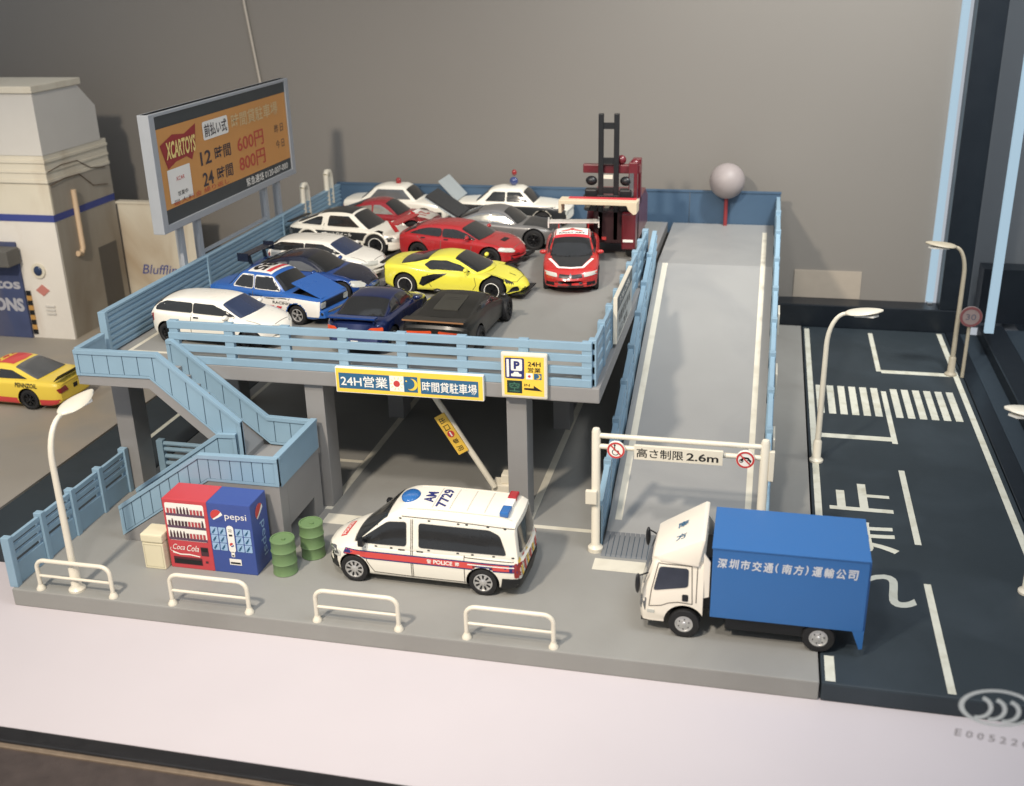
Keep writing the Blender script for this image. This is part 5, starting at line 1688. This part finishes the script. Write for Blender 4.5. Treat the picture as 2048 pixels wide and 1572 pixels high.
MB().prism([(-1.55, .96), (-2.75, 1.68), (-2.73, 1.72), (-1.53, 1.0)], 1, -.72, .72).build("hatch_frame", mat("lid_pale", (176, 184, 184), .4), t)
U = Vector((-1.2, 0, .72)).normalized()
P = Print((-2.0, -.18, 1.38), (0, 1, 0), U, off=.0)
P = Print(Vector((-2.05, .2, 1.41)), (0, -1, 0), -U, off=.02)
P = Print(Vector((-2.35, -.2, 1.59)), (0, 1, 0), tuple(-U), off=.012)
P.ring(.2, .2, .2, .025, SIGNW, 0, 20, ry=.28).text("N", .12, .1, .16, .2, SIGNW, 0, .01)
P.build("oval_badge", hp)
car((3.15, 19.5, 4.02), rad(-4), dict(gc, paint=paintm("saloon_red", (150, 24, 34), .26), sglass=mat("glass_bright", (170, 168, 158), .15, metal=.6, var=.3, scale=5), W=1.66, trim=None,
    marks=[('T', [[(1.0, -.55), (1.9, -.4), (1.9, .4), (1.0, .55)]], SIGNW, "bonnet_panel", .01), ('T', tpoly("21", 1.25, .25, .5, .4, rot=-90), RED, "bonnet_number", .014)]),
    "red and white saloon half hidden behind the white and black fastback", None)

# ---- red lift truck with tall black mast
FR = paintm("lift_red", (104, 18, 30), .35)
ft = empty("lift_truck", (11.9, 18.6, 4.02), 0, "dark red lift truck with tall black ladder mast at the rear of the deck", "forklift")
MB().prism([(-1.0, .45), (2.2, .45), (2.2, 1.5), (1.4, 1.9), (-.4, 1.9), (-1.0, 1.2)], 0, -.85, .92).build("chassis", FR, ft, bevel=.04)
MB().box(.45, .92, -1.55, -.6, .35, 1.6).build("front_fender", FR, ft, bevel=.05)
MB().box(.62, .92, -1.25, -1.0, 1.6, 3.25).build("cab_pillar", FR, ft, bevel=.03)
MB().box(.66, .8, -1.28, -1.24, 1.9, 2.9).build("pillar_window", GLASSG, ft)
MB().box(.62, .92, -.2, .1, 1.6, 3.2).build("cab_pillar", FR, ft, bevel=.03)
MB().box(-.95, .98, -1.1, -.85, 2.85, 3.15).build("cross_beam", FR, ft, bevel=.04)
MB().sphere((.35, -1.0, 3.3), (.16, .14, .16), n=12, k=8).sphere((.8, -1.0, 3.2), (.16, .14, .14), n=12, k=8).build("beam_motor", FR, ft, smooth=60)
for x in (-.4, .12):
    MB().box(x, x + .17, -1.3, -1.15, .6, 4.85).build("mast_rail", BLACK, ft, bevel=.02)
for z in (2.2, 3.2, 4.35):
    MB().box(-.26, .14, -1.28, -1.18, z, z + .2).build("mast_rung", BLACK, ft)
for x in (-.85, .32):
    MB().box(x, x + .42, -1.35, -1.0, 1.6, 2.35).build("hydraulic_block", BLACK, ft, bevel=.05)
    MB().sphere((x + .21, -1.2, 2.62), (.2, .16, .16), n=12, k=8).build("hydraulic_joint", BLACK, ft, smooth=60)
MB().box(-.9, .8, -1.32, -1.2, 1.9, 2.15).build("carriage", BLACK, ft, bevel=.02)
MB().box(-.2, .1, -1.37, -1.33, 2.72, 2.85).build("mast_plate", CREAM, ft)
MB().box(-.55, .6, -1.3, -1.0, .5, 1.6).build("front_guard", mat("guard_dark", (50, 20, 24), .5), ft, bevel=.03)
for x in (-.82, .72):
    for y in (-1.0, 1.5):
        put_wheel(ft, x, y * 1.0, .46, .3, 'dark').rotation_euler = (0, 0, PI / 2)
MB().box(.5, .85, -1.58, -1.55, .62, .7).build("light_bar", SIGNW, ft)
MB().box(-.25, -.1, -1.36, -1.32, .62, .72).build("side_lamp", RED, ft)
pl = empty("cream_plate", (11.6, 16.6, 5.9), rad(-1), "cream plate with turned-down ends and a red top lying on the lift truck's forks", "plate")
MB().prism([(-1.28, .28), (1.3, .28), (1.34, .24), (1.34, -.12), (1.24, -.16), (1.06, .0), (1.0, .14), (-1.18, .14), (-1.18, -.16), (-1.28, -.16)], 1, -.3, .3).build("plate", mat("plate_cream", (214, 196, 164), .5), pl, bevel=.02)
MB().box(-1.0, 1.28, .0, .28, .279, .292).build("red_top", LRED, pl)
for x in (-.35, .3):
    MB().box(x, x + .16, 15.9 - 16.6, 17.4 - 16.6, -.0, .07).build("fork", BLACK, None).parent = ft
for o in [o for o in COL.objects if o.name.startswith("fork") and o.parent == ft]:
    o.location = (11.6 - 11.9, 16.6 - 18.6, 5.97 - 4.02)

# ---- yellow and red racing car at far left
NY = paintm("race_yellow", (240, 206, 24), .35, 0, .3)
NR = mat("race_red", (212, 52, 50), .4, coat=.3)
na = dict(L=4.9, W=1.95, paint=NY, R=.36, tw=.3, axles=(-1.25, 1.5), wheel='dark', square=.2, bow=(.3, .05), rnd=.07, tum=.38, cbow=.2,
          top=[(-2.45, 1.0), (-2.2, 1.04), (-1.4, 1.05), (.7, .98), (1.6, .86), (2.45, .6)], sho=[(-2.45, .92), (-1.3, .98), (.7, .9), (1.6, .8), (2.45, .52)],
          bot=[(-2.45, .3), (-2.1, .18), (2.0, .14), (2.45, .18)],
          roof=[(-1.75, 1.0), (-1.2, 1.2), (-.6, 1.4), (-.2, 1.44), (.3, 1.4), (.7, 1.2), (1.2, .92)],
          side=[[(-1.2, 1.05), (-.1, 1.02), (-.1, 1.3), (-.6, 1.28)], [(0, 1.02), (.8, 1.0), (.5, 1.22), (.2, 1.31), (0, 1.31)]], rwglass=GLASSG,
          ws=[(.4, 0), (.36, .5), (.95, .7), (1.15, 0)], rw=[(-.68, 0), (-.66, .56), (-1.5, .72), (-1.66, 0)],
          sidemarks=[([[(-2.4, .1), (2.3, .1), (2.3, .4), (-2.4, .42)]], NR, "red_sill")],
          lights=[('B', [(.36, .62), (.8, .62), (.86, .78), (.5, .84)], DRED, "taillight")],
          marks=[('T', [[(-.5, -.5), (.25, -.5), (.4, 0), (.25, .5), (-.5, .5), (-.58, 0)]], NR, "roof_panel", .008), ('T', tpoly("22", .05, .42, .84, .4, rot=-90), NY, "roof_number", .014),
                 ('B', [[(-.1, .6), (.1, .6), (.1, .75), (-.1, .75)]], BLACK, "fuel_vent", .01)])
t, bv = car((-7.72, 11.05, 0.0), rad(177), na, "yellow racing car with red sill and roof panel standing before the workshop at far left", None)
decal(bv, tpoly("PENNZOIL", -.8, .8, .86, .15, flipx=True, bold=.03), 'L', INK, t, "side_lettering", .01, .12, False)
MB().prism([(-2.5, 1.24), (-2.3, 1.06), (-2.26, 1.06), (-2.46, 1.26)], 1, -.85, .85).build("rear_spoiler", BLACK, t)

# ---- police van
van = dict(L=5.0, W=1.9, paint=WHITE, R=.345, tw=.22, axles=(-1.55, 1.62), wheel='van', ns=9, square=.7, rnd=.1, bow=(.3, .06), tum=.16, cw=.955, cbow=.12,
           top=[(-2.5, 1.0), (-2.2, 1.06), (.9, 1.08), (1.5, 1.04), (2.0, .92), (2.5, .72)], sho=[(-2.5, .96), (-2.2, 1.0), (.9, 1.0), (1.5, .96), (2.0, .84), (2.5, .66)],
           plan=[(-2.5, .93), (-2.2, .98), (-1.5, 1), (1.4, 1), (2.0, .94), (2.5, .78)], bot=[(-2.5, .3), (-2.2, .22), (2.2, .22), (2.5, .26)],
           roof=[(-2.46, 1.0), (-2.43, 1.5), (-2.3, 1.84), (-1.9, 1.93), (-.5, 1.95), (.35, 1.92), (.75, 1.78), (1.2, 1.42), (1.72, 1.0)],
           side=[[(-2.12, 1.1), (-.02, 1.1), (-.02, 1.68), (-1.7, 1.66), (-1.95, 1.55)], [(.28, 1.1), (1.5, 1.06), (1.42, 1.14), (.75, 1.64), (.28, 1.68)]], wr=.07,
           ws=[(.78, 0), (.74, .62), (1.45, .76), (1.62, .4), (1.7, 0)],
           doors=[[(.13, .3), (.13, 1.75)], [(.17, .3), (.17, 1.75)], [(-1.12, .3), (-1.12, 1.02)], [(1.3, .98), (1.28, .62), (1.1, .34)], [(-1.15, .32), (.13, .32), (1.1, .34)], [(-2.4, .95), (-1.12, .97)], [(-2.3, 1.72), (-.6, 1.8), (.4, 1.8)]],
           handles=[(.32, .98), (-.13, .98)],
           sidemarks=[([[(-2.42, .68), (1.8, .68), (1.89, .74), (1.82, .88), (1.2, .89), (-2.42, .89)]], NAVY, "side_band"),],
           lights=[('R', [(2.0, .66), (2.36, .6), (2.36, .72), (2.12, .8)], GLASSG, "headlight"), ('F', [(.5, .58), (.85, .6), (.85, .76), (.55, .72)], HEAD, "headlight"), ('R', [(-2.48, .55), (-2.3, .55), (-2.3, .92), (-2.46, .92)], DRED, "taillight")],
           marks=[('B', [rr_poly([(-.72, 1.1), (.72, 1.1), (.62, 1.7), (-.62, 1.7)], .08)], GLASSD, "rear_window", .012)])
t, bv = car((9.67, 2.76, 0), rad(179.4), van, "white police van with red side band and blue beacons parked by the green drums", None, "police_van", "van")
VRED = mat("van_red", (214, 66, 58), .4)
for ax in ('R', 'L'):
    decal(bv, [[(-2.42, .71), (1.78, .71), (1.86, .75), (1.8, .86), (1.2, .86), (-2.42, .86)]], ax, VRED, t, "side_stripe", .010, .12, False)
    decal(bv, [[(-2.3, .8), (-1.2, .8), (-1.2, .83), (-2.3, .83)]], ax, SIGNW, t, "stripe_line", .014, .12, False)
    # dark bumpers
    decal(bv, [[(2.03, .2), (2.6, .2), (2.6, .58), (2.12, .6), (2.06, .4)]], ax, BLACK, t, "front_bumper", .03, .1)
    decal(bv, [[(-1.98, .25), (-2.6, .25), (-2.6, .52), (-2.02, .52)]], ax, BLACK, t, "rear_bumper", .03, .1)
decal(bv, [[(-.8, .2), (.8, .2), (.8, .6), (-.8, .6)]], 'F', BLACK, t, "front_bumper", .03, .1)
decal(bv, [[(-.85, .25), (.85, .25), (.85, .5), (-.85, .5)]], 'B', BLACK, t, "rear_bumper", .03, .1)
# the left flank faces the camera: lettering reads from nose to tail
decal(bv, tpoly("POLICE", -.38, .735, .46, .105, flipx=True, bold=.03), 'L', SIGNW, t, "side_lettering", .016, .12, False)
decal(bv, tpoly("\u8b66", -.22, .735, .11, .105, flipx=True) + tpoly("\u5bdf", -.9, .735, .11, .105, flipx=True), 'L', SIGNW, t, "side_lettering", .016, .12, False)
for a, z in ((1.62, 1.0), (1.45, 1.0), (1.0, 1.01), (.62, 1.01), (-.3, 1.04), (-1.0, 1.04), (-1.35, 1.04), (-1.85, 1.04), (-2.3, 1.04), (1.5, 1.18), (1.35, 1.24), (1.0, 1.5), (.4, 1.74), (-.3, 1.74), (-1.0, 1.73), (-1.2, 1.73), (-1.7, 1.72), (-2.1, 1.7)):
    decal(bv, [[(a, z), (a + .06, z), (a + .06, z + .03), (a, z + .03)]], 'L', BLACK, t, "rivet_mark", .012, .2, False)
# rear doors: yellow and red chevrons
for i in range(6):
    y = -.8 + i * .27
    decal(bv, [[(y, .52), (y + .13, .52), (y + .33, 1.04), (y + .2, 1.04)]], 'B', YEL if i % 2 else VRED, t, "chevron", .01, .2, False)
# bonnet and roof print
decal(bv, [[(1.98, -.36), (2.14, -.36), (2.14, .36), (1.98, .36)]], 'T', VRED, t, "bonnet_panel", .006, .12, False)
decal(bv, tpoly("POLICE", 2.02, .3, .6, .09, rot=-90), 'T', SIGNW, t, "bonnet_lettering", .012, .12, False)
decal(bv, tpoly("AM", -.06, -.2, .42, .2, rot=90, bold=.03) + tpoly("7729", -.36, -.34, .66, .2, rot=90, bold=.03) if False else tpoly("AM", -.22, .27, .52, .26, rot=-90, bold=.03, flipx=False), 'T', NAVY, t, "roof_lettering", .008, .12, False)
decal(bv, tpoly("7729", -.58, .44, .88, .26, rot=-90, bold=.03), 'T', NAVY, t, "roof_lettering", .008, .12, False)
for k in range(5):
    x = -1.95 + k * .42
    decal(bv, strip([(x, -.5), (x, .5)], .022), 'T', mat("roof_line", (206, 198, 182), .5), t, "roof_rib", .012, .2)
for sg in (-1, 1):
    decal(bv, strip([(-2.2, sg * .6), (.3, sg * .6)], .03), 'T', mat("roof_line", (206, 198, 182), .5), t, "roof_rail", .014, .2)
BLB = mat("beacon_blue_bright", (30, 104, 176), .2, coat=.6)
bcn = MB().lathe([(.26, 1.94), (.26, 2.02), (.22, 2.08), (.08, 2.12), (.01, 2.12)], (0, 0, 0), 2, 20).build("roof_beacon", BLB, t, smooth=50)
bcn.scale = (.85, 1.2, .55)
bcn.location = (.40, 0.0, .86)
MB().box(-2.12, -1.9, -.18, .18, 1.92, 2.03).build("beacon_mount", SIGNW, t, bevel=.03)
MB().box(-2.12, -1.9, -.56, -.2, 1.92, 2.04).build("roof_light", mat("beacon_red", (170, 30, 40), .25, coat=.5), t, bevel=.04)
MB().box(-2.12, -1.9, .2, .6, 1.92, 2.05).build("roof_light", BLB, t, bevel=.04)
for sg in (-1, 1):
    MB().box(1.28, 1.42, sg * 1.02 - .08, sg * 1.02 + .08, 1.06, 1.26).build("side_mirror", BLACK, t, bevel=.03)

# ---- blue box truck
tk = empty("box_truck", (17.25, 1.95, 0), 0, "white cab truck with a bright blue cargo box parked across the road edge at right", "truck")
TB = mat("truck_blue", (38, 104, 170), .45, var=.03, coat=.1, bump=.05, bscale=30)
MB().box(-.82, 2.32, -.97, .82, .62, 2.29).build("cargo_box", TB, tk, bevel=.015)
MB().box(-.84, 2.34, -.99, .84, 2.29, 2.33).build("box_roof", TB, tk, bevel=.012)
MB().box(2.321, 2.36, -.9, .76, .6, 2.22).build("rear_door", TB, tk, bevel=.01)
for sg in (-1, 1):
    MB().prism([(2.1, .64), (2.34, .64), (2.34, .22), (2.27, .2)], 1, sg * .94 - .03, sg * .94 + .03).build("mud_flap", TB, tk)
MB().box(2.34, 2.42, .6, .75, 1.9, 2.0).build("door_hinge", TB, tk, bevel=.01)
MB().box(-2.2, 2.3, -.4, .4, .45, .62).build("chassis", BLACK, tk)
for sg in (-1, 1):
    MB().box(-.5, 1.2, sg * .675 - .175, sg * .675 + .175, .28, .6).build("side_tank", BLACK, tk, bevel=.03)
P = Print((-.82, -.97, .62), (1, 0, 0), (0, 0, 1))
txt = "\u6df1\u5733\u5e02\u4ea4\u901a(\u5357\u65b9)\u904b\u8f38\u516c\u53f8"
xx = .1
for ch in txt:
    wch = .10 if ch in "()" else .20
    jy = random.uniform(-.01, .01)
    for k_, (ox, oy) in enumerate(((0, 0), (.012, .004), (.006, -.008))):
        P.text(ch, xx + ox, 1.24 + jy + oy, wch * (.45 if ch in "()" else .92), .22, mat("truck_letter", (206, 208, 212), .5), 0 if k_ == 0 else k_ * .5, 0, shear=.08)
    xx += wch + .035
P.build("side_lettering", tk)
# cab: loft from front to back, facing -x
CABW = mat("cab_white", (238, 228, 210), .32, var=.02, coat=.4)
rings = []
prof_f = curve([(.3, -2.34), (.55, -2.36), (.95, -2.34), (1.25, -2.26), (1.75, -2.1), (1.86, -2.0)])
zs_ = [.34, .4, .5, .62, .75, .9, 1.0, 1.15, 1.3, 1.45, 1.6, 1.72, 1.8, 1.86]
mb = MB()
vs = []
rows = []
for z in zs_:
    f = prof_f(z)
    hw = .93 if z < 1.1 else .93 - .1 * (z - 1.1) / .76
    if z > 1.78:
        hw -= (z - 1.78) * .9
        f += (z - 1.78) * .5
    if z < .42:
        hw -= .03
    bk_ = -.98
    row = []
    for k in range(9):        # front, rounded corners
        a = -PI / 2 + k * PI / 8
        sx = math.copysign(abs(math.sin(a)) ** .5, math.sin(a))
        row.append((f + .26 * (1 - abs(math.cos(a)) ** .5), hw * sx, z))
    row += [(-1.5, hw, z), (bk_, hw, z), (bk_, 0, z), (bk_, -hw, z), (-1.5, -hw, z)]
    rows.append(row)
n = len(rows[0])
for r_ in rows:
    vs += r_
fs = [(i * n + j, i * n + (j + 1) % n, (i + 1) * n + (j + 1) % n, (i + 1) * n + j) for i in range(len(rows) - 1) for j in range(n)]
fs += [tuple(range(n - 1, -1, -1)), tuple((len(rows) - 1) * n + j for j in range(n))]
mb.add(vs, fs)
cab = mb.build("cab", CABW, tk, smooth=30)
cab.data.materials.append(BLACK)
cc = []
for sg in (-1, 1):
    m_ = MB().lathe([(.44, 1.2), (.44, .55)], (-1.36, 0, .37), 1, 28)
    if sg < 0:
        m_.v = [(a, -b, c) for a, b, c in m_.v]
    cc.append(m_)
bool_cut(cab, cc)
for p in cab.data.polygons:
    p.use_smooth = True
cab.data.set_sharp_from_angle(angle=rad(30))
bm = bmesh.new()
bm.from_mesh(cab.data)
bv = BVHTree.FromBMesh(bm)
bm.free()
TGL = mat("truck_glass", (58, 62, 74), .15, var=.35, scale=2.5, coat=.5)
for ax in ('R', 'L'):
    decal(bv, [rr_poly([(-2.04, 1.12), (-1.3, 1.26), (-1.3, 1.68), (-1.92, 1.68)], .07)], ax, TGL, tk, "side_window", .012, .12)
    decal(bv, strip([(-2.12, .72), (-2.08, 1.1), (-1.95, 1.74), (-1.24, 1.74), (-1.2, .86)], .02) + strip([(-2.12, .72), (-1.86, .76), (-1.7, .84), (-1.5, .88), (-1.2, .86)], .02), ax, GAPL, tk, "door_gap", .006, .12, False)
    decal(bv, [rr_poly([(-1.42, .92), (-1.29, .92), (-1.29, 1.08), (-1.42, 1.08)], .03)], ax, BLACK, tk, "door_handle", .014, .2)
    decal(bv, [rr_poly([(-2.16, .56), (-2.0, .56), (-2.0, .64), (-2.16, .64)], .02)], ax, HEAD, tk, "indicator", .016, .2)
    decal(bv, [[(-2.34, .6), (-2.2, .6), (-2.18, .9), (-2.3, .92)]], ax, GLASSG, tk, "headlight", .014, .1)
    decal(bv, strip([(-1.12, .9), (-1.12, 1.72)], .02), ax, GAPL, tk, "rear_gap", .006, .2, False)
decal(bv, [rr_poly([(-.76, 1.14), (.76, 1.14), (.7, 1.68), (-.7, 1.68)], .08)], 'B', TGL, tk, "windscreen", .014, .12)
decal(bv, [rr_poly([(-.6, .7), (.6, .7), (.56, .92), (-.56, .92)], .03)], 'B', GLASSG, tk, "grille", .012, .12)
# roof air deflector: wedge rising toward the box
dfm = MB()
A_ = [(-2.08, -.72, 1.84), (-2.08, .72, 1.84), (-1.95, .8, 1.9), (-1.95, -.8, 1.9), (-1.06, -.9, 2.42), (-1.06, .9, 2.42), (-.98, .9, 2.4), (-.98, -.9, 2.4), (-1.1, -.92, 1.78), (-1.1, .92, 1.78), (-1.9, .84, 1.78), (-1.9, -.84, 1.78)]
dfm.add(A_, [(0, 1, 2, 3), (3, 2, 5, 4), (4, 5, 6, 7), (3, 4, 8, 11), (2, 10, 9, 5), (0, 3, 11), (1, 10, 2), (0, 11, 10, 1), (7, 6, 9, 8), (4, 7, 8), (5, 9, 6), (8, 9, 10, 11)])
df = dfm.build("roof_deflector", CABW, tk, bevel=.03, smooth=30)
dd_ = Vector((.89, 0, .52)).normalized()
P = Print(Vector((-1.95, .0, 1.9)) + Vector((0, 0, 0)), (0, -1, 0), dd_, off=.014)
for i, (ch, yy) in enumerate((("\u5357", -.38), ("\u65b9", .18))):
    P.text(ch, yy + .3, .38, .26, .24, TEAL, 0, .012, rot=90)
P.build("roof_lettering", df)
MB().prism([(-1.0, 1.0), (-.86, 1.05), (-.86, 1.9), (-1.0, 2.1)], 1, -.88, -.84).build("wind_flap", CABW, tk)
MB().prism([(-1.0, 1.0), (-.86, 1.05), (-.86, 1.9), (-1.0, 2.1)], 1, .84, .88).build("wind_flap", CABW, tk)
MB().box(-.98, -.84, -.5, .5, .6, 1.8).build("cab_rear", BLACK, tk)
for sg in (-1, 1):
    MB().tube([(-2.16, sg * .86, 1.5), (-2.34, sg * 1.02, 1.5), (-2.34, sg * 1.02, 1.2)], .02, 6).build("mirror_arm", BLACK, tk)
    MB().sphere((-2.36, sg * 1.03, 1.32), (.06, .1, .24), n=12, k=8).build("side_mirror", BLACK, tk, smooth=60)
for sg in (-1, 1):
    put_wheel(tk, -1.36, sg * .82, .34, .24, 'truck')
    put_wheel(tk, 1.45, sg * .82, .34, .24, 'truck')
MB().box(-2.3, -2.1, -.8, .8, .26, .36).build("front_step", BLACK, tk, bevel=.02)
